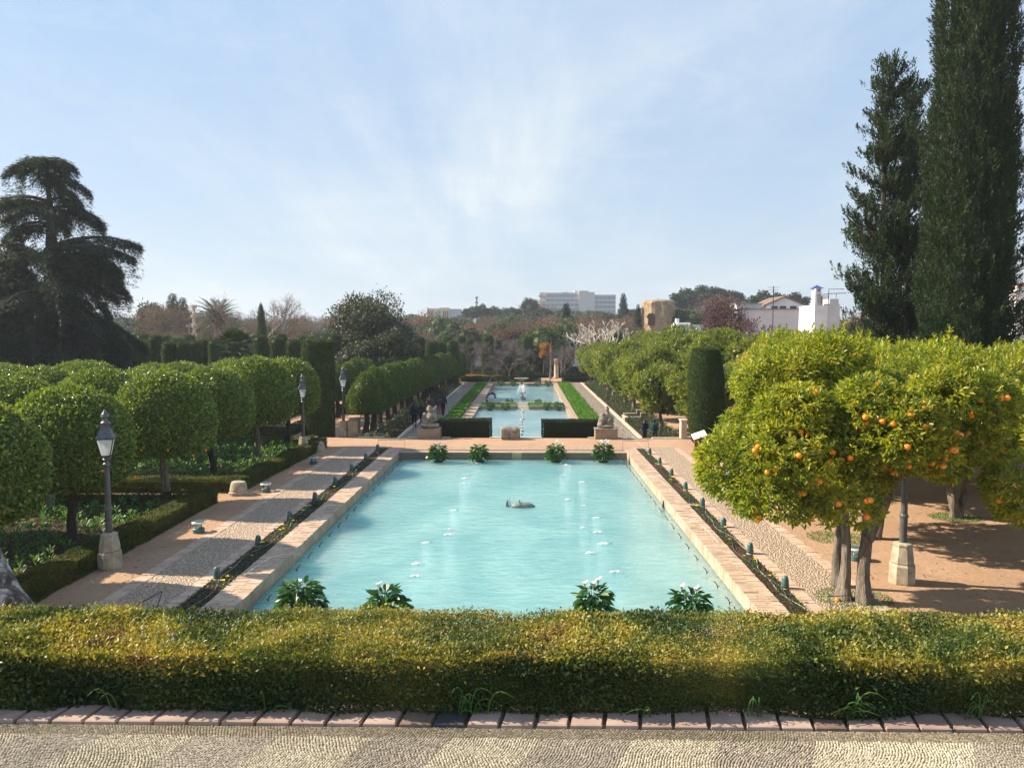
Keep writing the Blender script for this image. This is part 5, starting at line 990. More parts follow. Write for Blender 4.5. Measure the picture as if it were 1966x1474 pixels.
# bare trees
def bare(mb, p, d, ln, r, depth, g_, spread=.55, up=.12, sides=4, shrink=.74, kids=(2, 3), cur=.15, tw=None):
    d = d/np.linalg.norm(d); mid = p + d*ln*.5 + g_.normal(size=3)*ln*cur*.3; e = p + d*ln + g_.normal(size=3)*ln*cur*.4
    mb.tube([tuple(p), tuple(mid), tuple(e)], [r, r*.85, r*.68], max(3, sides), cap=False)
    if depth == 0:
        if tw is not None: tw.append((e, d))
        return
    for i in range(g_.integers(kids[0], kids[1]+1)):
        nd = d + unit(g_, 1)[0]*spread + np.array([0, 0, up]); bare(mb, e, nd, ln*shrink*g_.uniform(.75, 1.15), r*.66, depth-1, g_, spread, up, sides-1, shrink, kids, cur, tw)
def bare_tree(name, seed, H, depth, spread, mat, r=.16, up=.12, kids=(2, 3), shrink=.74, stem=.25, ltr=None, nst=4, fine=0, fl=.5, fw=.02, cmat=None):
    root = empty(name); g_ = rng(seed); mb = MB(); trunk(mb, (0, 0), 0, (0, 0), H*stem, r, r*.8, seed, 7, seg=4, wob=.05); mb.build('trunk', MT[mat], root); mb = MB(); tw = []; l0 = H*(1-stem)*(1-shrink)/(1-shrink**(depth+1))*1.05
    for i in range(nst): a = i*6.283/nst + g_.random(); bare(mb, np.array([0, 0, H*stem-.05]), np.array([math.cos(a)*spread, math.sin(a)*spread, 1.0]), l0, r*.6, depth, g_, spread, up, 5, shrink, kids, tw=tw)
    if fine:
        B = np.array([q[0] for q in tw]); D = np.array([q[1] for q in tw]); B = np.repeat(B, fine, 0); D = np.repeat(D, fine, 0) + .9*unit(g_, len(B)); mb.leaves(B + .1*g_.normal(size=B.shape), D, unit(g_, len(B)), fl*g_.uniform(.5, 1.1, len(B)), fw)
    mb.build('branches', MT[cmat or mat], root); return root
o = bare_tree('bare_tree', 901, 12.0, 5, .62, 'browntwig', .26, .10, (2, 3), .78, .18, nst=5, fine=4, fl=.7, fw=.03); o.location = (at_px(515, 100), 100, Z2); tag(o, 'large leafless tree with fine spreading branches around the slim cypress', 'tree')
o = column('slim_cypress', [(0, .2), (.55, .3), (.62, 2), (.55, 7), (.40, 9.4), (.15, 10.4), (0, 10.6)], 9000, 29, .16, amp=.08); o.location = (at_px(501, 98, 600), 98, Z2); tag(o, 'slim pointed cypress in front of the large leafless tree', 'cypress')
o = bare_tree('pollarded_tree', 903, 8.7, 4, .75, 'palebark', .32, .30, (2, 3), .70, .22, nst=7); o.location = (at_px(1158, 112), 112, Z2); o.scale = (1.15, 1.15, 1); tag(o, 'pollarded tree with thick whitish bare branches above the orange grove', 'tree')
o = bare_tree('pollarded_tree', 904, 7.0, 4, .7, 'palebark', .25, .30, (2, 3), .70, .22, nst=5); o.location = (at_px(1120, 122), 122, Z2); tag(o, 'smaller whitish bare tree left of the large pollarded one', 'tree')
for i, (px, Y, H, s) in enumerate(((905, 108, 5.9, 1.0), (978, 106, 6.1, 1.05), (955, 113, 5.6, .9), (1085, 107, 5.6, .95))):
    o = bare_tree('bare_ornamental_tree', 910+i, H, 5, .85, 'greytwig', .09, .05, (2, 3), .72, .24, nst=6, fine=16, fl=.34, fw=.016); o.location = (at_px(px, Y), Y, Z2); o.scale = (s, s, .95)
    tag(o, ['round leafless greyish-purple tree left of the thick dark column past the pools', 'round leafless greyish-purple tree between the two thick columns past the pools', 'small leafless purple tree behind the thick dark column past the pools', 'leafless greyish-purple tree right of the stone column past the pools'][i], 'tree', 'leafless ornamental trees past the pools')
# big oak
def leafy(name, seed, H, rx, zb, nb, n, L, Wd, mat, bark='darkbark', core=.72, ry=None, flat=1.0, ragged=.35, tw=False):
    root = empty(name); g_ = rng(seed); mb = MB(); trunk(mb, (0, 0), 0, (0, 0), zb+(H-zb)*.35, H*.028, H*.018, seed, 7, seg=5)
    for i in range(6): a = i*1.05+seed; mb.tube([(0, 0, zb*.8), (rx*.35*math.cos(a), rx*.35*math.sin(a), zb+(H-zb)*.3), (rx*.7*math.cos(a), rx*.7*math.sin(a), zb+(H-zb)*.55)], [H*.014, H*.009, H*.003], 5)
    mb.build('trunk', MT[bark], root); zc, rz = (zb+H)/2, (H-zb)/2; ry = ry or rx; mb = MB(); D = unit(g_, nb); q = g_.uniform(.35, .78, (nb, 1)); C = D*q*[rx, ry, rz] + [0, 0, zc]; Rr = min(rx, rz)*g_.uniform(.24, .42, nb)
    k = g_.choice(nb, n, p=Rr**2/np.sum(Rr**2)); Nn = unit(g_, n); P = C[k] + Nn*Rr[k][:, None]*(1 + ragged*.5*g_.normal(size=(n, 1))*.5)
    mb.leaves(P, Nn*.6 + unit(g_, n)*.8 + [0, 0, .2], Nn + .8*unit(g_, n), L*g_.uniform(.6, 1.3, n), Wd*g_.uniform(.7, 1.3, n))
    if core:
        for c_, r_ in zip(C, Rr): t = MB(); t.ball((0, 0, 0), r_*core, 9, 6); V = t.V[0]*(1 + .15*snoise(t.V[0]*3/r_ + c_, 1, 2)[:, None]) + c_; mb.add(V, [f for fl in t.F.values() for f in fl])
    mb.build('crown', MT[mat], root); return root
o = leafy('holm_oak', 950, 11.3, 4.7, 1.0, 70, 60000, .30, .13, 'oak', core=.5, ragged=.7); o.location = (at_px(712, 82), 82, Z2); tag(o, 'broad dark grey-green evergreen oak behind the clipped alley', 'oak')
o = leafy('holm_oak', 951, 7.8, 2.7, .5, 30, 18000, .26, .12, 'oak', core=.5, ragged=.7); o.location = (at_px(757, 76), 76, Z2); tag(o, 'smaller evergreen oak in front of the right side of the broad one', 'oak')
o = leafy('holm_oak', 952, 6.0, 3.0, .3, 30, 16000, .26, .12, 'oak', core=.8); o.location = (at_px(688, 76), 76, Z2); tag(o, 'low evergreen oak bush at the foot of the broad one, left', 'oak')
o = leafy('yellow_tree', 953, 5.6, 1.2, 3.0, 14, 2500, .22, .14, 'yellowleaf'); o.location = (at_px(1045, 118), 118, Z2); tag(o, 'small tree with orange autumn leaves beyond the opening past the pools', 'tree')
o = leafy('purple_plum', 954, 12.6, 4.3, 2.5, 46, 13000, .40, .13, 'purple', core=0, ragged=1.0); o.location = (at_px(1382, 118), 118, Z2); tag(o, 'dark purple-brown leafless-looking tree right of the ruined tower', 'tree')
o = leafy('purple_plum', 955, 7.9, 2.6, 2.5, 26, 5000, .36, .12, 'purple', core=0, ragged=1.0); o.location = (at_px(955, 132), 132, Z2); tag(o, 'dark purple plum tree above the clipped columns, centre left', 'tree')
o = leafy('purple_plum', 956, 7.6, 2.4, 2.5, 26, 5000, .36, .12, 'purple', core=0, ragged=1.0); o.location = (at_px(985, 134), 134, Z2); tag(o, 'dark purple plum tree above the clipped columns, centre right', 'tree')
o = bare_tree('seed_tree', 905, 9.0, 4, .75, 'greytwig', .22, .15, (2, 3), .75, .2, nst=6, fine=5, fl=.35, fw=.16, cmat='purple'); o.location = (at_px(1430, 104), 104, Z2); tag(o, 'bare tree with dark seed clusters before the long white wall', 'tree')
# background woodland: individual trees of a few kinds
FT = {}
def conifer(seed, n=3600):
    root = empty('conifer'); g_ = rng(seed); mb = MB(); trunk(mb, (0, 0), 0, (0, 0), 9.6, .16, .02, seed, 6); mb.build('trunk', MT['darkbark'], root); t = g_.random(n)**.7; z = 10 - 9*t; lay = (np.sin(z*5.2+seed)*.22 + .9); a = g_.random(n)*6.283; r = (.10 + 2.1*t)*lay*g_.uniform(.35, 1, n)**.6
    P = np.stack([r*np.cos(a), r*np.sin(a), z - r*.22], 1); D = np.stack([np.cos(a), np.sin(a), -.25+0*a], 1) + .4*unit(g_, n); mb = MB(); mb.leaves(P, D, np.array([0, 0, 1.]) + .4*unit(g_, n), .55, .17); mb.lathe([(1.5, 1.3), (.9, 5), (.15, 9)], 8); mb.build('crown', MT['farpine'], root); return root
FT['pine'] = leafy('umbrella_pine', 961, 10, 4.2, 6.2, 26, 4200, .5, .2, 'farpine', core=.85); FT['round'] = leafy('evergreen_tree', 962, 10, 4.0, 1.5, 34, 5000, .5, .24, 'fargreen', core=.85); FT['dark'] = leafy('evergreen_tree', 963, 10, 3.4, 1.0, 30, 5000, .5, .22, 'farpine', core=.85)
FT['brown'] = leafy('bare_brown_tree', 964, 10, 4.2, 2.0, 50, 5200, .55, .10, 'farbrown', 'browntwig', core=0, ragged=1.3); FT['red'] = leafy('russet_tree', 965, 10, 4.0, 2.0, 50, 6500, .42, .20, 'farred', 'browntwig', core=0, ragged=1.2); FT['grey'] = leafy('bare_grey_tree', 966, 10, 4.0, 2.0, 50, 5200, .6, .07, 'fargrey', 'greytwig', core=0, ragged=1.3)
FT['twig'] = bare_tree('bare_tree', 967, 10, 4, .65, 'greytwig', .2, .12, (2, 3), .76, .2, nst=5, fine=6, fl=.9, fw=.05); FT['conifer'] = conifer(968); FT['brown2'] = leafy('bare_brown_tree', 969, 10, 3.6, 1.5, 50, 5200, .5, .11, 'farbrown', 'browntwig', core=0, ragged=1.2)
KL = {'pine': ('umbrella pine', 'hazy umbrella pine in the woodland beyond the gardens'), 'round': ('tree', 'rounded evergreen tree in the woodland beyond the gardens'), 'dark': ('tree', 'dark dense evergreen in the woodland beyond the gardens'), 'brown': ('tree', 'leafless brown tree in the woodland beyond the gardens'), 'brown2': ('tree', 'narrow leafless brown tree in the woodland beyond the gardens'), 'red': ('tree', 'russet autumn tree in the woodland beyond the gardens'), 'grey': ('tree', 'leafless grey tree in the woodland beyond the gardens'), 'twig': ('tree', 'bare twiggy tree in the woodland beyond the gardens'), 'conifer': ('conifer', 'dark pointed conifer in the woodland beyond the gardens')}
SH = {'pine': 'umbrella pine', 'round': 'rounded evergreen', 'dark': 'dark dense evergreen', 'brown': 'leafless brown tree', 'brown2': 'narrow leafless brown tree', 'red': 'russet tree', 'grey': 'leafless grey tree', 'twig': 'bare twiggy tree', 'conifer': 'conifer'}
GN = {'pine': 'umbrella pines beyond the gardens', 'round': 'rounded evergreens beyond the gardens', 'dark': 'dark evergreens beyond the gardens', 'brown': 'leafless brown trees beyond the gardens', 'brown2': 'narrow leafless brown trees beyond the gardens', 'red': 'russet trees beyond the gardens', 'grey': 'leafless grey trees beyond the gardens', 'twig': 'bare twiggy trees beyond the gardens', 'conifer': 'conifers beyond the gardens'}
def far(kind, px, py_top, Y, wide=1.0, label=None, cat=None):
    top = gy(px, py_top, Y); z0 = float(terrain(np.float64(top.x), np.float64(Y))); s = max(.25, (top.z - z0)/10)
    return place(FT[kind], (top.x, Y, z0), g.uniform(0, 6), (s*wide, s*wide, s), label or KL[kind][1], cat or KL[kind][0], None if label else GN[kind])
g = rng(1234)
def sky_y(x): return float(np.interp(x, [0, 260, 300, 350, 400, 560, 620, 660, 800, 860, 920, 980, 1030, 1100, 1180, 1230, 1300, 1330, 1400, 1470, 1560, 1700, 1966], [600, 603, 592, 590, 600, 605, 607, 604, 606, 606, 600, 588, 584, 590, 594, 592, 578, 575, 572, 578, 588, 580, 590]))
mixL = ['brown', 'grey', 'brown2', 'twig', 'round', 'brown', 'dark']; mixC = ['brown', 'red', 'brown2', 'grey', 'grey', 'round', 'brown', 'twig', 'dark', 'round']
ROWN = ['nearest', 'second', 'third', 'fourth', 'fifth', 'farthest']; cnt_ = {}
for rw, (Y, dy, st, wd) in enumerate(((128, 36, 52, 1.0), (150, 27, 44, 1.0), (185, 18, 38, 1.05), (235, 11, 33, 1.1), (310, 5, 28, 1.2), (400, 1, 26, 1.3))):
    x = -40 + g.uniform(0, st)
    while x < 2010:
        kd = g.choice(mixL if x < 800 else mixC)
        if Y >= 310 and x > 800: kd = g.choice(['brown', 'red', 'pine', 'round', 'grey', 'dark', 'pine'])
        if not (Y < 200 and 1225 < x < 1310) and not (Y < 170 and x > 1335) and not (Y > 200 and 1480 < x):
            kd = str(kd); c_ = cnt_.get((rw, kd), 0); cnt_[(rw, kd)] = c_ + 1; o = far(kd, x, sky_y(x) + dy + g.uniform(-4, 7), Y + g.uniform(-8, 8), wd*g.uniform(.9, 1.3)); o['label'] = ORD[c_] + ' ' + SH[kd] + ' from the left in the ' + ROWN[rw] + ' woodland row'
        x += st*g.uniform(.7, 1.25)
for kd, px, py, Y, w, lb in (('dark', 292, 572, 150, .8, 'tall loose evergreen left of the leafless brown trees at the left horizon'), ('conifer', 331, 562, 165, 1.1, 'left one of two pointed conifers on the left horizon'), ('conifer', 350, 570, 170, 1.1, 'right one of two pointed conifers on the left horizon'),
        ('brown', 330, 580, 140, 1.3, 'broad leafless brown tree below the two conifers on the left horizon'), ('conifer', 1087, 580, 190, 1.1, 'dark blue-green conifer standing in front of the hospital block'), ('conifer', 1197, 562, 300, 1.0, 'pointed conifer on the skyline just right of the hospital block'), ('dark', 1017, 567, 330, .8, 'round pine on the skyline just left of the hospital block'),
        ('pine', 1330, 556, 300, 1.5, 'broad umbrella pine on the skyline right of the ruined tower'), ('pine', 1362, 549, 300, 1.4, 'highest umbrella pine on the skyline right of the ruined tower'), ('pine', 1395, 556, 310, 1.5, 'umbrella pine above the purple-brown tree'), ('brown', 1372, 565, 240, 1.5, 'big round leafless brown tree behind the purple-brown one'), ('pine', 1478, 560, 280, 1.3, 'umbrella pine behind the antenna mast'),
        ('pine', 1515, 563, 285, 1.2, 'umbrella pine behind the white gable'), ('dark', 1272, 570, 260, .9, 'evergreen just behind the top of the ruined tower'), ('conifer', 1225, 583, 185, .6, 'narrow dark cypress touching the left side of the ruined tower'), ('pine', 905, 590, 330, 1.3, 'umbrella pine on the skyline left of the thin mast'), ('pine', 925, 585, 330, 1.1, 'umbrella pine just right of the thin mast'), ('round', 948, 588, 330, .8, 'small round tree right of the thin mast'), ('round', 850, 608, 170, 1.2, 'bushy evergreen below the cream apartment block'), ('red', 815, 600, 220, 1.0, 'russet tree right of the broad oak'), ('red', 668, 592, 200, 1.1, 'russet tree left of the broad oak under the brown roof')):
    far(kd, px, py, Y, w, lb)
# ------------------------------------------------------------------ buildings
WHT = simple('whitewash', (.62, .62, .60), (.80, .80, .78), .6, .9, .15, .2, .02, kind='World'); WIN = simple('window_dark', (.03, .035, .04), None, 3, .3, .5, 0)
def bframe(px, Y, pxr=None): # local frame at ground under a pixel
    p = gy(px, 600, Y); z = float(terrain(np.float64(p.x), np.float64(Y))); return Vector((p.x, Y, z))
def zof(px, py, Y): return gy(px, py, Y).z
# hospital block on the hill
Y = 620; a = gy(1035, 590, Y); b2 = gy(1182, 590, Y); z0 = float(terrain(np.float64(a.x), np.float64(Y))); root = empty('hospital', ((a.x+b2.x)/2, Y, z0), 0, 'long pale hospital block with a central tower on the hill', 'building'); ox = (a.x+b2.x)/2
def zt(py): return zof(1100, py, Y) - z0
HW = simple('pale_concrete', (.46, .45, .46), (.55, .54, .54), .05, .9, .1, 0); HG = simple('facade_glass', (.22, .25, .29), (.30, .33, .37), .05, .5, .4, 0)
def X(px): return gy(px, 590, Y).x - ox
mb = MB(); mb.box((X(1048), 0, 0), (X(1111), 16, zt(562))); mb.box((X(1141), 0, 0), (X(1182), 16, zt(566))); mb.box((X(1036), 4, 0), (X(1048), 14, zt(561))); mb.build('wing', HW, root)
mb = MB(); mb.box((X(1111), -2.5, 0), (X(1129), 17, zt(558.5))); mb.box((X(1129), -2, 0), (X(1141), 16, zt(561))); mb.box((X(1103), 3, zt(562)), (X(1112), 12, zt(557.5))); mb.build('central_tower', simple('pale_panel', (.56, .53, .51), (.62, .58, .56), .05, .9, .1, 0), root)
for (xa, xb, top) in ((1049, 1110.5, 562), (1142, 1181, 566)):
    for k in range(6):
        zz_ = zt(top) - 3.6*(k+1) + .3
        if zz_ < 2: continue
        mb = MB(); mb.box((X(xa), -.15, zz_), (X(xb), .05, zz_+1.7)); n = int((X(xb)-X(xa))/3.2)
        for q in range(1, n): xx = X(xa) + q*3.2; mb.box((xx-.2, -.3, zz_), (xx+.2, -.16, zz_+1.7), 1)
        mb.build('window_band', [HG, HW], root)
for k in range(6): mb = MB(); mb.box((X(1034), 2.5, zt(561)-3.4*(k+1)), (X(1048)-.1, 3.9, zt(561)-3.4*(k+1)+1.0)); mb.build('balcony', simple('balcony_red', (.42, .25, .20), None, 1, .9, .1, 0) if k % 2 == 0 else WHT, root)
mb = MB(); mb.box((X(1080), 5, zt(562)), (X(1092), 11, zt(560.5))); mb.build('roof_plant', HG, root)
# cream apartment block
Y = 480; a = gy(820, 600, Y); z0 = float(terrain(np.float64(a.x), np.float64(Y))); ox = a.x; root = empty('apartment_block', (a.x, Y, z0), 0, 'cream apartment block with vertical brown strips on the horizon left of the thin mast', 'building'); CRM = simple('cream_render', (.62, .52, .34), (.70, .60, .40), .1, .9, .1, 0)
def zt2(py): return zof(840, py, Y) - z0
mb = MB(); mb.box((0, 0, 0), (X(862), 10, zt2(592))); mb.build('wall', CRM, root); mb = MB(); mb.box((X(862)+.02, 1.5, 0), (X(884), 10, zt2(593))); mb.build('side_wing', HW, root)
mb = MB(); mb.box((X(843), 3, zt2(592)), (X(861), 8, zt2(590.5))); mb.build('roof_parapet', HG, root)
for px in (823.5, 829.5, 851.5, 855, 859): mb = MB(); mb.box((X(px)-.45, -.12, 3), (X(px)+.45, .05, zt2(592)-1.6)); mb.build('window_strip', simple('brown_strip', (.20, .14, .10), None, 1, .9, .1, 0), root)
mb = MB(); mb.box((X(835), -.12, 3), (X(846), .05, zt2(592)-1.4)); mb.build('stair_bay', HG, root)
for k in range(4): mb = MB(); mb.box((X(835), -.9, 4+3*k), (X(840), -.14, 5+3*k)); mb.build('balcony', CRM, root)
# house with brown roof behind the oak
Y = 200; a = gy(650, 600, Y); z0 = float(terrain(np.float64(a.x), np.float64(Y))); ox = a.x; root = empty('house', (a.x, Y, z0), 0, 'house with a brown hipped tile roof and chimneys behind the broad oak', 'house'); RF = simple('brown_roof', (.16, .085, .06), (.22, .12, .085), .6, .9, .1, .3, .05)
def zt3(py): return zof(670, py, Y) - z0
w = X(735); mb = MB(); mb.box((0, 0, 0), (w, 8, zt3(589))); mb.build('wall', simple('brick_wall_far', (.30, .16, .11), (.36, .20, .14), .5, .9, .1, 0), root)
mb = MB(); e = .5; h0, h1 = zt3(589), zt3(581); mb.add([(-e, -e, h0), (w+e, -e, h0), (w+e, 8+e, h0), (-e, 8+e, h0), (2.6, 4, h1), (w-2.6, 4, h1)], [(0, 1, 5, 4), (1, 2, 5), (2, 3, 4, 5), (3, 0, 4), (3, 2, 1, 0)]); rf = mb.build('roof', RF, root)
for px in (694, 707, 720): mb = MB(); mb.box((X(px)-.3, 3.6, h1-.6), (X(px)+.3, 4.4, h1+1.3)); mb.build('chimney', RF, rf)
# ruined octagonal tower
Y = 186; a = gy(1264, 600, Y); z0 = Z2; root = empty('ruined_tower', (a.x, Y, z0), 0, 'ruined octagonal golden earth tower with a dark doorway', 'tower')
m, t, o = newmat('rammed_earth'); v = coords(t); n1 = noise(t, v, .8, 8, .68); n2 = noise(t, v, 3, 8, .7); c = ramp(t, n1, [(.3, (.19, .135, .085)), (.48, (.37, .27, .165)), (.7, (.48, .37, .24))]); c = mixc(t, ramp(t, n2, [(.36, (1, 1, 1)), (.47, (0, 0, 0))]), c, (.17, .12, .08)); t.links.new(pbsdf(t, c, .95, .1, bump(t, n2, 1.0, .15)), o.inputs[0]); EARTH = m
def zt4(py): return zof(1264, py, Y) - z0
mb = MB(); t = MB(); prof = [(4.6, 0), (4.45, zt4(627)), (4.3, zt4(600)), (4.2, zt4(583)), (3.9, zt4(580)), (3.2, zt4(578)), (.1, zt4(581))]
pp_ = []
for i in range(len(prof)-1):
    for q in range(4): pp_.append(tuple(np.array(prof[i]) + (np.array(prof[i+1])-np.array(prof[i]))*q/4))
pp_.append(prof[-1]); t.lathe(pp_, 8, rot=.22)
t2 = MB(); n = 64; a8 = np.arange(n)*2*math.pi/n + .22; oc = math.cos(math.pi/8)/np.cos((np.arange(n) % 8)/8*math.pi/4 - math.pi/8); pa = np.array(pp_)
V = np.stack([np.outer(pa[:, 0], np.cos(a8)*oc), np.outer(pa[:, 0], np.sin(a8)*oc), np.outer(pa[:, 1], np.ones(n))], -1).reshape(-1, 3); V[:, :2] *= (1 + .018*snoise(V, 2.5, 3))[:, None]; V[:, 2] += np.where(V[:, 2] > zt4(584), .35*snoise(V, 1.5, 4), 0)
kk2 = len(pa); i, j = np.meshgrid(np.arange(kk2-1), np.arange(n), indexing='ij'); j2 = (j+1) % n; mb.add(V, [np.stack([i*n+j, i*n+j2, (i+1)*n+j2, (i+1)*n+j], -1).reshape(-1, 4), (np.arange(n)+(kk2-1)*n).reshape(1, n)]); mb.build('wall', EARTH, root)
dx = gy(1244.5, 610, Y).x - a.x; mb = MB(); mb.add([(dx-.75, -4.1, zt4(625)), (dx+.75, -4.25, zt4(625)), (dx+.75, -4.2, zt4(612)), (dx+1.0, -4.2, zt4(609)), (dx+.6, -4.2, zt4(603)), (dx-.4, -4.1, zt4(602)), (dx-.95, -4.0, zt4(608)), (dx-.6, -4.0, zt4(613))], [(0, 1, 2, 3, 4, 5, 6, 7)]); mb2 = mb; V = mb2.V[0]; mb2.V[0] = V + [0, -.12, 0]; mb2.add(V + [0, .6, 0], [(7, 6, 5, 4, 3, 2, 1, 0)]); base_ = 0
mb2.add(np.concatenate([V + [0, -.12, 0], V + [0, .6, 0]]), [(q, (q+1) % 8, 8+(q+1) % 8, 8+q) for q in range(8)]); mb2.build('doorway', simple('dark_opening', (.07, .05, .035), (.12, .08, .05), 2, .95, .1, 0), root)
# rubble base in front of the tower
mb = MB(); mb.ball((0, 0, 0), (9, 4, 9.3), 24, 14); V = mb.V[0]; V *= (1 + .1*snoise(V, .8, 5))[:, None]; V[:, 2] = np.clip(V[:, 2], 0, 6.6+.4*snoise(V, 1, 7)); tag(mb.build('ruined_wall', EARTH, None, False, (gy(1262, 600, 180).x, 178, Z2)), 'low crumbling earth wall at the foot of the ruined tower', 'wall')
# long white wall building and gable house
Y = 118; a = gy(1425, 600, Y); z0 = Z2; ox = a.x; root = empty('white_building', (a.x, Y, z0), 0, 'long white walled building with a grey roof line behind the orange grove', 'building')
def zt5(py): return zof(1480, py, Y) - z0
mb = MB(); mb.box((0, 0, 0), (X(1566), 14, zt5(594))); mb.build('wall', simple('grey_whitewash', (.55, .56, .57), (.68, .68, .68), .25, .9, .1, .2, .02), root)
mb = MB(); mb.box((-.3, -.3, zt5(594)), (X(1562), 5, zt5(592.5))); mb.build('roof_edge', simple('grey_roof', (.16, .17, .19), (.22, .23, .25), .5, .9, .1, 0), root); mb = MB(); mb.box((X(1557)-.35, -.06, zt5(631)), (X(1557)+.1, .1, zt5(627))); mb.build('window', WIN, root)
mb = MB(); mb.box((X(1425), 3, zt5(592.5)), (X(1474), 12, zt5(582))); mb.build('upper_wall', WHT, root); mb = MB(); mb.box((X(1423), 2.6, zt5(582)), (X(1476), 12, zt5(580.8))); mb.build('upper_roof', simple('grey_roof_sheet', (.25, .27, .30), None, 1, .7, .2, 0), root)
root = empty('gable_house', (gy(1507, 600, 124).x, 124, Z2), 0, 'white house with a low tiled gable above the long white wall', 'house'); Y = 124; ox = root.location.x
h0, h1 = zof(1507, 587, Y)-Z2, zof(1507, 571, Y)-Z2; x0, x1 = X(1470), X(1546); mb = MB(); mb.add([(x0, 0, 0), (x1, 0, 0), (x1, 0, h0), (0, 0, h1), (x0, 0, h0), (x0, 8, 0), (x1, 8, 0), (x1, 8, h0), (0, 8, h1), (x0, 8, h0)], [(0, 1, 2, 3, 4), (9, 8, 7, 6, 5), (0, 5, 6, 1), (1, 6, 7, 2), (0, 4, 9, 5)]); mb.build('wall', WHT, root)
TR = simple('clay_roof_tiles', (.17, .12, .10), (.24, .17, .135), 2, .9, .1, .6, .05)
mb = MB(); 
for s_ in ((x0-.4, h0-.12, 0, h1+.05), (x1+.4, h0-.12, 0, h1+.05)): mb.add([(s_[0], -.35, s_[1]), (s_[2], -.35, s_[3]), (s_[2], 8.3, s_[3]), (s_[0], 8.3, s_[1]), (s_[0], -.35, s_[1]+.22), (s_[2], -.35, s_[3]+.22), (s_[2], 8.3, s_[3]+.22), (s_[0], 8.3, s_[1]+.22)], [(3, 2, 1, 0), (4, 5, 6, 7), (0, 1, 5, 4), (2, 3, 7, 6), (3, 0, 4, 7)])
mb.build('roof', TR, root)
for px in (1487, 1503, 1523): mb = MB(); mb.box((X(px)-.5, -.05, h0-.5), (X(px)+.5, .1, h0-.05)); mb.build('window', WIN, root)
mb = MB(); p = gy(1482, 600, 117); mb.tube([(0, 0, 0), (0, 0, zof(1482, 550, 117)-Z2)], .07, 6); h_ = zof(1482, 552, 117)-Z2
for q in range(3): mb.tube([(-.9+.2*q, 0, h_-.35*q), (1.0-.2*q, 0, h_-.35*q)], .025, 4)
mb.tube([(0, -.5, h_-.5), (0, .5, h_-.5)], .02, 4); tag(mb.build('antenna_mast', MT['iron'], None, loc=(p.x, 116.5, Z2)), 'thin antenna mast in front of the white gable house', 'antenna')
# white tower house with blue-roofed chimney
Y = 88; ox = gy(1564, 600, Y).x; root = empty('white_house', (ox, Y, Z2), 0, 'tall white house with a roof terrace and a blue-capped chimney', 'house')
def zz6(py): return zof(1590, py, Y)-Z2
mb = MB(); mb.box((0, 0, 0), (X(1589), 5, zz6(586))); mb.build('wall', WHT, root); mb = MB(); mb.box((X(1589)+.01, .8, 0), (X(1618), 8, zz6(583))); mb.box((X(1600), 1.2, zz6(583)), (X(1618), 7, zz6(573))); mb.build('side_wall', simple('darker_whitewash', (.48, .48, .47), (.66, .66, .65), .5, .9, .1, .2, .02), root)  # right-hand part coloured darker than the main whitewash
mb = MB(); x0 = X(1566); x1 = X(1579); zc_ = zz6(553.5); mb.box((x0, .5, zz6(586)), (x1, .5+(x1-x0), zc_)); mb.box((x0-.06, .44, zz6(561)), (x1+.06, .56+(x1-x0), zz6(560))); ch = mb.build('chimney', WHT, root)
for q in (.33, .67): mb = MB(); mb.box((x0+(x1-x0)*q-.09, .44, zz6(558.3)), (x0+(x1-x0)*q+.09, .52, zz6(555.5))); mb.build('vent', WIN, ch)
mb = MB(); mb.lathe([(.85, zc_), (.8, zc_+.05), (.02, zz6(546.5))], 4, (x0+(x1-x0)/2, .5+(x1-x0)/2, 0), rot=math.pi/4); mb.build('chimney_cap', simple('blue_tile', (.03, .05, .22), (.05, .08, .30), 4, .4, .5, .2, .01), ch)
mb = MB(); mb.box((0, -.02, zz6(586)), (.25, .3, zz6(554)));  mb.build('corner_pier', WHT, root)
mb = MB()
for px in np.linspace(1570, 1590, 12): mb.tube([(X(px), .1, zz6(586)), (X(px), .1, zz6(566))], .018, 4)
mb.tube([(X(1569), .1, zz6(566)), (X(1591), .1, zz6(564))], .025, 4); mb.tube([(X(1591), .1, zz6(586)), (X(1591), .1, zz6(555)), (X(1620), .1, zz6(555))], .04, 5); mb.tube([(X(1594), .9, zz6(563)), (X(1630), .9, zz6(562))], .04, 5); mb.tube([(X(1611), .9, zz6(572)), (X(1611), .9, zz6(562))], .03, 5); mb.build('terrace_railing', MT['iron'], root)
mb = MB(); mb.box((X(1572), .6, zz6(586)), (X(1583), .68, zz6(568))); mb.build('reed_screen', simple('reed', (.36, .24, .14), (.46, .32, .2), 3, .9, .1, .2, .01, stretch=(8, 1, 1)), root)
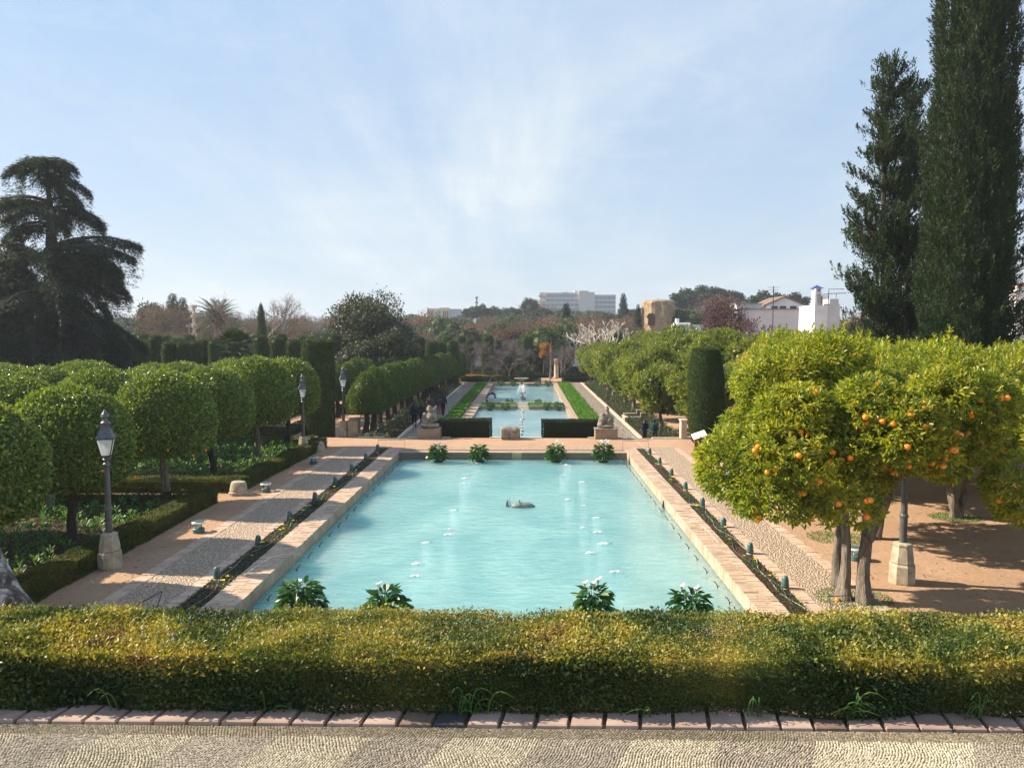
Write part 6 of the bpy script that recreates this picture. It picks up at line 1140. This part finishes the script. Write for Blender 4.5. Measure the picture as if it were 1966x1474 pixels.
# low white roofs and house at the right edge
mb = MB(); p = gy(1318, 600, 150); mb.box((-1.8, 0, 0), (3.2, 6, zof(1318, 623, 150)-Z2)); mb.box((-1.6, 1, zof(1318, 624, 150)-Z2), (1.0, 5, zof(1318, 619, 150)-Z2)); mb.box((-1.4, 3, 6), (-.8, 4, zof(1318, 611, 150)-Z2)); tag(mb.build('low_white_house', WHT, None, loc=(p.x, 150, Z2)), 'low white house between the ruined tower and the purple-brown tree', 'house')
Y = 66; p = gy(1938, 600, Y); root = empty('white_house', (p.x+.5, Y, Z2), 0, 'white house with a red-tiled roof edge at the right frame edge', 'house'); ox = p.x + .5; z1 = zof(1950, 562, Y)-Z2; z2_ = zof(1950, 546, Y)-Z2
mb = MB(); mb.add([(0, 0, 0), (9, 0, 0), (9, 0, z1-3), (1.6, 0, z1-.6), (0, 0, z1+.6), (0, 7, 0), (9, 7, 0), (9, 7, z1-3), (1.6, 7, z1-.6), (0, 7, z1+.6)], [(0, 1, 2, 3, 4), (9, 8, 7, 6, 5), (0, 4, 9, 5), (4, 3, 8, 9), (3, 2, 7, 8), (2, 1, 6, 7)]); mb.box((.2, 2.5, z1-1.5), (12, 8, z2_)); mb.build('wall', WHT, root)
mb = MB(); mb.box((-.3, 2.2, z2_), (12, 8.3, z2_+.28)); mb.build('roof', simple('red_tiles', (.33, .09, .06), (.42, .13, .09), 2, .9, .1, .5, .04), root)
mb = MB(); mb.tube([(.8, 4, z2_), (1.3, 4, zof(1950, 488, Y)-Z2)], .03, 5); h_ = zof(1950, 490, Y)-Z2
for q in range(4): mb.tube([(.9, 4, h_-.3*q), (1.9, 4, h_-.3*q+.1)], .015, 4)
mb.build('antenna', MT['iron'], root)
# masts and poles
for px, pt, Y, r, nm, lb in ((915, 572, 420, .55, 'telecom_mast', 'thin telecom mast on the skyline right of the cream block'), (372, 590, 130, .32, 'signal_mast', 'pale thick mast left of the feathery date palm'), (363, 622, 112, .07, 'garden_pole', 'thin grey pole with fittings left of the pale mast')):
    p = gy(px, pt, Y); zg = float(terrain(np.float64(p.x), np.float64(Y))); mb = MB(); h_ = p.z - zg; mb.tube([(0, 0, 0), (0, 0, h_)], [r, r*.8], 8)
    for q in range(4): mb.lathe([(r*1.6, h_-2.5*q*r*2-.5*r), (r*1.7, h_-2.5*q*r*2+1.2*r)], 8)
    if nm == 'garden_pole': mb.box((-.3, -.05, h_-.5), (.3, .05, h_-.4)); mb.ball((-.3, 0, h_-.3), .14, 8, 6); mb.ball((.3, 0, h_-.3), .14, 8, 6)
    tag(mb.build(nm, simple('mast_'+nm, (.55, .42, .34), (.62, .5, .42), 1, .7, .2, 0) if nm == 'signal_mast' else HG, None, loc=(p.x, Y, zg)), lb, 'mast')
mb = MB(); p = gy(905, 690, 140); mb.box((-34, 0, 0), (46, .4, 3.0)); mb.box((-34, -.02, 3.0), (46, .45, 3.15), 0); tag(mb.build('garden_wall', WHT, None, loc=(p.x, 146, Z2)), 'long whitewashed boundary wall glimpsed between the clipped columns', 'wall')
mb = MB(); mb.box((gp(905, 705, Z2).x, 118, Z2), (gp(905, 705, Z2).x+1.1, 119, Z2+2.2)); mb.build('x', MT['stone']) if False else None

# ------------------------------------------------------------------ figures: one surface per body, remeshed from overlapping limbs
def remeshed(name, mb, vox, mats, parent=None, disp=0.0, df=9.0, smooth=True, seed=1, subs=2):
    me = mb.mesh(name, mats); tmp = bpy.data.objects.new('tmp', me); COL.objects.link(tmp); md = tmp.modifiers.new('r', 'REMESH'); md.mode = 'VOXEL'; md.voxel_size = vox; md.use_smooth_shade = smooth
    s_ = tmp.modifiers.new('s', 'SMOOTH'); s_.factor = .5; s_.iterations = subs
    dg = bpy.context.evaluated_depsgraph_get(); dg.update(); new = bpy.data.meshes.new_from_object(tmp.evaluated_get(dg)); bpy.data.objects.remove(tmp); new.name = name
    n = len(new.vertices); co = np.zeros(n*3); new.vertices.foreach_get('co', co); co = co.reshape(-1, 3)
    if disp: co = co + disp*np.stack([snoise(co, df, seed), snoise(co, df, seed+1), snoise(co, df, seed+2)], 1) + disp*.5*np.stack([snoise(co, df*2.6, seed+3), snoise(co, df*2.6, seed+4), snoise(co, df*2.6, seed+5)], 1)
    new.vertices.foreach_set('co', co.ravel()); new.update()
    if not new.materials: new.materials.append(mats if not isinstance(mats, list) else mats[0])
    o = bpy.data.objects.new(name, new); COL.objects.link(o)
    if parent: o.parent = parent
    return o
def cap(mb, a, b, ra, rb, n=12):
    a, b = Vector(a), Vector(b); d = b-a; pts = []; rad = []
    for t in (-.98, -.8, -.4): pts.append(a + d.normalized()*ra*t); rad.append(ra*math.sqrt(1-t*t))
    pts.append(a); rad.append(ra); pts.append(b); rad.append(rb)
    for t in (.4, .8, .98): pts.append(b + d.normalized()*rb*t); rad.append(rb*math.sqrt(1-t*t))
    mb.tube(pts, rad, n)
SKIN = simple('skin', (.46, .28, .20), None, 4, .6, .3, 0); BODY = {}
def pose(walk, armb):
    s = walk*.20
    return dict(hipL=(-.09, 0, .93), hipR=(.09, 0, .93), kneeL=(-.10, .05+s*.7, .51), kneeR=(.10, .05-s*.4, .51), ankL=(-.10, s*1.15, .09), ankR=(.10, -s*1.3, .10 + .05*abs(walk)),
                shL=(-.185, 0, 1.42), shR=(.185, 0, 1.42), elL=(-.25, -.06-s*.35, 1.14), elR=(.25, -.06+s*.35, 1.14), wrL=(-.25+armb*.08, .05-s*.5+armb*.12, .90+armb*.14), wrR=(.25-armb*.08, .05+s*.5+armb*.12, .90+armb*.14))
def body_mesh(key):
    if key in BODY: return BODY[key]
    p = pose(*key); mb = MB()
    mb.ball((0, 0, 1.60), (.075, .095, .115), 16, 12); mb.ball((0, .045, 1.575), (.055, .06, .07), 12, 8); cap(mb, (0, .095, 1.60), (0, .108, 1.58), .014, .016, 8)      # head, jaw, nose
    for s in (-1, 1): mb.ball((s*.078, -.005, 1.60), (.012, .02, .032), 8, 6); mb.ball((s*.032, .083, 1.615), (.016, .014, .012), 8, 6)
    mb.ball((0, .094, 1.545), (.026, .014, .010), 8, 6)
    cap(mb, (0, -.01, 1.40), (0, .01, 1.53), .062, .055); mb.ball((0, 0, 1.30), (.17, .115, .17), 16, 10); mb.ball((0, 0, 1.12), (.145, .105, .17), 16, 10); mb.ball((0, 0, .97), (.165, .12, .13), 16, 10); cap(mb, p['shL'], p['shR'], .065, .065)
    for S in 'LR':
        cap(mb, p['hip'+S], p['knee'+S], .088, .058); cap(mb, p['knee'+S], p['ank'+S], .056, .038); a = Vector(p['ank'+S]); cap(mb, a + Vector((0, -.04, -.045)), a + Vector((0, .14, -.06)), .038, .028)
        cap(mb, p['sh'+S], p['el'+S], .052, .040); w = Vector(p['wr'+S]); e = Vector(p['el'+S]); cap(mb, e, w, .039, .027); d = (w-e).normalized(); sx = -1 if S == 'L' else 1; q = Vector((0, 1, 0)) - d*d.y; q.normalize(); inn = d.cross(q)*(-sx)
        cap(mb, w + d*.02, w + d*.075, .026, .024, 10); cap(mb, w + d*.02 + q*.018, w + d*.08 + q*.026, .014, .014, 8); cap(mb, w + d*.02 - q*.016, w + d*.08 - q*.026, .014, .013, 8)
        for f, (o_, l_) in enumerate(((.031, .066), (.011, .076), (-.010, .070), (-.030, .054))): k1 = w + d*(.085) + q*o_; k2 = k1 + d*l_*.55 + inn*.008*sx; k3 = k2 + d*l_*.42 + inn*.020*sx; cap(mb, k1, k2, .0092, .0085, 7); cap(mb, k2, k3, .0085, .0075, 7)
        t1 = w + d*.03 + q*.028; t2 = t1 + d*.032 + q*.022; t3 = t2 + d*.030 + q*.004; cap(mb, t1, t2, .0125, .010, 7); cap(mb, t2, t3, .010, .0085, 7)
    o = remeshed('person_body', mb, .0068, SKIN, subs=1); BODY[key] = o.data; bpy.data.objects.remove(o); return BODY[key]
def person(loc, rz, h, label, top, bot, hair, key=(1, 0), coat=0.0, pack=None, skirt=False, shoe=(.03, .03, .03), cap_=None):
    root = empty('person', loc, rz, label, 'person', s=h/1.72); p = pose(*key); o = bpy.data.objects.new('body', body_mesh(key)); COL.objects.link(o); o.parent = root
    def mt(nm, c): return simple(nm, tuple(q*.8 for q in c), tuple(min(1, q*1.2) for q in c), 9, .85, .2, .4, .01)
    mb = MB(); mb.ball((0, 0, 1.30), (.205, .15, .19), 16, 10); mb.ball((0, 0, 1.12), (.185, .145, .2), 16, 10); mb.ball((0, 0, .98-coat*.1), (.19, .15, .15+coat*.1), 16, 10); cap(mb, p['shL'], p['shR'], .085, .085); cap(mb, (0, 0, 1.44), (0, .0, 1.47), .085, .075)
    for S in 'LR': cap(mb, p['sh'+S], p['el'+S], .076, .062); cap(mb, p['el'+S], Vector(p['wr'+S]), .060, .046)
    remeshed('jacket', mb, .016, mt('jacket_cloth', top), root, .006, 16)
    mb = MB(); mb.ball((0, 0, .95), (.178, .135, .12), 14, 8)
    for S in 'LR': cap(mb, p['hip'+S], p['knee'+S], .102, .076); cap(mb, p['knee'+S], Vector(p['ank'+S]) + Vector((0, 0, .02)), .074, .058)
    remeshed('trousers', mb, .016, mt('trouser_cloth', bot), root, .004, 14)
    for S in 'LR':
        mb = MB(); a = Vector(p['ank'+S]); cap(mb, a + Vector((0, -.05, -.04)), a + Vector((0, .15, -.055)), .047, .038); remeshed('shoe', mb, .014, mt('shoe_leather', shoe), root)
    mb = MB(); mb.ball((0, -.014, 1.635), (.087, .100, .100), 14, 10); mb.ball((0, -.045, 1.57), (.080, .062, .08), 12, 8)
    if cap_: mb.ball((0, 0, 1.67), (.095, .11, .06), 12, 8); cap(mb, (0, .08, 1.66), (0, .14, 1.65), .05, .03)
    remeshed('cap' if cap_ else 'hair', mb, .014, mt('hair_strands', hair), root, .004, 40)
    if pack:
        mb = MB(); mb.ball((0, -.21, 1.22), (.15, .10, .23), 12, 8); mb.ball((0, -.26, 1.14), (.11, .08, .12), 12, 8)
        for s in (-1, 1): mb.tube([(s*.10, -.14, 1.40), (s*.12, -.02, 1.50), (s*.13, .12, 1.42), (s*.14, .14, 1.2), (s*.13, .0, 1.05), (s*.12, -.14, 1.02)], .022, 6)
        remeshed('backpack', mb, .016, mt('backpack_cloth', pack), root, .004, 12)
    return root
q = gp(795.5, 820.4, Z2); person(q, .1, 1.78, 'man in a navy jacket and dark trousers walking away beside the left statue', (.012, .022, .06), (.012, .014, .028), (.02, .018, .016), (1, 0))
q = gp(810, 816, Z2); person(q, -.3, 1.62, 'person in dark clothes half hidden behind the left statue', (.02, .02, .03), (.015, .015, .02), (.04, .03, .02), (0, 1))
q = gp(826.5, 801, Z2); person(q, .2, 1.82, 'person in a long brown coat and beige trousers walking past the clipped alley', (.09, .06, .055), (.42, .30, .18), (.05, .03, .02), (-1, 0), coat=1.0)
q = gp(842.5, 798.5, Z2); person(q, .1, 1.68, 'person in red trousers and white shoes beside a man in navy', (.05, .05, .06), (.35, .10, .08), (.06, .04, .025), (0, 1), shoe=(.7, .7, .68))
q = gp(850.5, 798, Z2); person(q, -.1, 1.84, 'man in a dark blue jacket walking away on the lower left path', (.012, .025, .07), (.012, .016, .035), (.02, .018, .016), (1, 0))
q = gp(1238, 843, Z2); person((q.x+.15, 47.0, Z2), -.5, 1.62, 'person in a dark green jacket with a backpack right of the right statue', (.012, .07, .065), (.04, .045, .06), (.02, .018, .016), (0, 1), pack=(.012, .04, .045))
person((q.x-.35, 47.6, Z2), .6, 1.52, 'person in dark blue next to the one in the green jacket', (.015, .02, .05), (.02, .02, .03), (.03, .02, .015), (0, 1))
# statues on brick pedestals
def pedestal(x0, x1, lab):
    root = empty('statue_pedestal', ((x0+x1)/2, 44.55, 0), 0, lab, 'pedestal', 'brick pedestals under the statues'); w = (x1-x0)/2; mb = MB(); mb.box((-w, -.55, 0), (w, .55, .53)); V = mb.V[0]; mb.build('shaft', MT['pedestal'], root); mb = MB(); mb.box((-w-.03, -.58, .53), (w+.03, .58, .60)); mb.build('slab', MT['statue'], root); return root
xa, xb = gp(802, 841.5).x, gp(845.5, 841.5).x; pedestal(xa, xb, 'stepped brick pedestal under the left cross-legged statue'); xc, xd = gp(1142, 841.5).x, gp(1184.5, 841.5).x; pedestal(xc, xd, 'brick pedestal under the right twin-lobed statue')
mb = MB(); B = lambda c, r: mb.ball(c, r, 14, 10)
B((0, 0, .10), (.52, .36, .13)); B((-.30, -.20, .16), (.20, .18, .14)); B((.32, -.15, .15), (.24, .18, .13)); cap(mb, (-.42, -.1, .18), (.02, -.30, .16), .10, .08); cap(mb, (.46, -.05, .16), (.05, -.28, .14), .10, .07)
B((0, .02, .42), (.25, .19, .30)); B((0, 0, .66), (.27, .17, .17)); B((-.25, 0, .72), (.11, .12, .12)); B((.25, 0, .72), (.12, .12, .12)); cap(mb, (-.30, 0, .70), (-.38, -.08, .40), .085, .07); cap(mb, (-.38, -.08, .40), (-.12, -.24, .36), .068, .06); cap(mb, (.30, 0, .70), (.36, -.10, .42), .085, .07); cap(mb, (.36, -.10, .42), (.1, -.24, .44), .068, .06)
B((0, -.20, .52), (.13, .08, .14)); cap(mb, (0, 0, .78), (0, -.03, .92), .085, .075); B((0, -.03, 1.03), (.115, .13, .15)); B((0, .02, 1.12), (.15, .15, .10)); B((-.12, .02, 1.03), (.06, .09, .12)); B((.12, .02, 1.03), (.06, .09, .12)); cap(mb, (0, -.15, 1.04), (0, -.165, 1.0), .02, .025, 8)
root = empty('statue', ((xa+xb)/2, 44.5, .60), 0, 'weathered seated stone figure holding something in its lap, on the left pedestal', 'statue', s=1.04); remeshed('figure', mb, .022, MT['statue'], root, .018, 11, seed=3)
mb = MB(); B((0, 0, .09), (.46, .34, .12)); B((-.14, 0, .45), (.22, .17, .42)); cap(mb, (-.36, -.02, .10), (-.26, 0, .66), .10, .09); B((-.30, -.08, .15), (.15, .16, .16)); B((.22, -.02, .36), (.23, .20, .24)); B((.20, -.12, .42), (.13, .12, .16)); B((.26, 0, .14), (.26, .24, .15)); cap(mb, (.30, 0, .55), (.14, .02, .78), .13, .10); cap(mb, (.10, .02, .60), (.12, 0, .98), .11, .075); B((.10, -.02, 1.08), (.115, .12, .15)); B((.13, .04, 1.12), (.11, .12, .12)); cap(mb, (.03, -.10, 1.08), (.0, -.14, 1.04), .03, .025, 8)
root = empty('statue', ((xc+xd)/2-.02, 44.5, .60), 0, 'weathered stone figure leaning on a rounded block, on the right pedestal', 'statue', s=1.02); remeshed('figure', mb, .022, MT['statue'], root, .02, 9, seed=7)
# arched animal-like bronze on the divider
mb = MB(); mb.tube([(-.35, 0, 0), (-.42, 0, .45), (-.25, 0, .85), (.1, 0, .95), (.38, 0, .75), (.40, 0, .5)], [.10, .11, .13, .14, .12, .06], 10); mb.ball((.42, 0, .5), (.12, .1, .1), 8, 6); remeshed('x', mb, .03, MT['iron']); o = bpy.data.objects['x']; o.name = 'arched_sculpture'; o.location = (-3.3, 71.9, Z2+.3); tag(o, 'dark arched sculpture behind the plant at the left of the divider', 'sculpture')
# fallen oranges and leaves on the sand
g = rng(99)
for i in range(3):
    x, y = (g.uniform(8.6, 12.5), g.uniform(16.5, 26)) if i > 1 else ((7.15, 17.4), (7.3, 17.6))[i]
    o = bpy.data.objects.new('fallen_orange', ORM[.064]); COL.objects.link(o); o.location = (x, y, .045); tag(o, ['fallen orange in the grass at the foot of the big orange tree', 'second fallen orange beside the trunk foot of the big orange tree', 'fallen orange out on the open right sand'][i], 'orange', 'fallen oranges on the right sand')
mb = MB(); n = 1500; P = np.concatenate([np.stack([g.uniform(8.2, 22, n), g.uniform(15, 34, n), np.full(n, .012)], 1), np.stack([g.uniform(-11, -9.7, 160), g.uniform(15, 40, 160), np.full(160, .012)], 1)]); n = len(P)
mb.leaves(P, unit(g, n)*[1, 1, .1], np.array([0, 0, 1.]) + .3*unit(g, n), g.uniform(.05, .10, n), .035); tag(mb.build('fallen_leaves', MT['farbrown']), kind='stuff')
mb = MB(); n = 5200; P = []
for cx, cy, r in ((7.6, 17.6, .75), (9.4, 22.9, .8), (14.3, 25.5, .7), (12.8, 28.2, .7)): k = 1300; a = g.random(k)*6.28; rr = r*np.sqrt(g.random(k)); P.append(np.stack([cx+rr*np.cos(a)*1.2, cy+rr*np.sin(a), np.full(k, .01)], 1))
P = np.concatenate(P); n = len(P); mb.leaves(P, unit(g, n)*.5 + [0, 0, .7], unit(g, n), g.uniform(.04, .09, n), .018); tag(mb.build('grass_tufts', MT['bed']), kind='stuff')
# ------------------------------------------------------------------ air
mb = MB(); mb.box((-2600, -120, -3.2), (2600, 2600, 60)); m, t, o = newmat('haze'); v = t.nodes.new('ShaderNodeVolumePrincipled'); v.inputs['Color'].default_value = (.80, .88, 1.0, 1); v.inputs['Density'].default_value = HAZE; v.inputs['Anisotropy'].default_value = .3; t.links.new(v.outputs[0], o.inputs['Volume'])
m.node_tree.nodes.active = v; hz = mb.build('haze', m); tag(hz, kind='stuff')
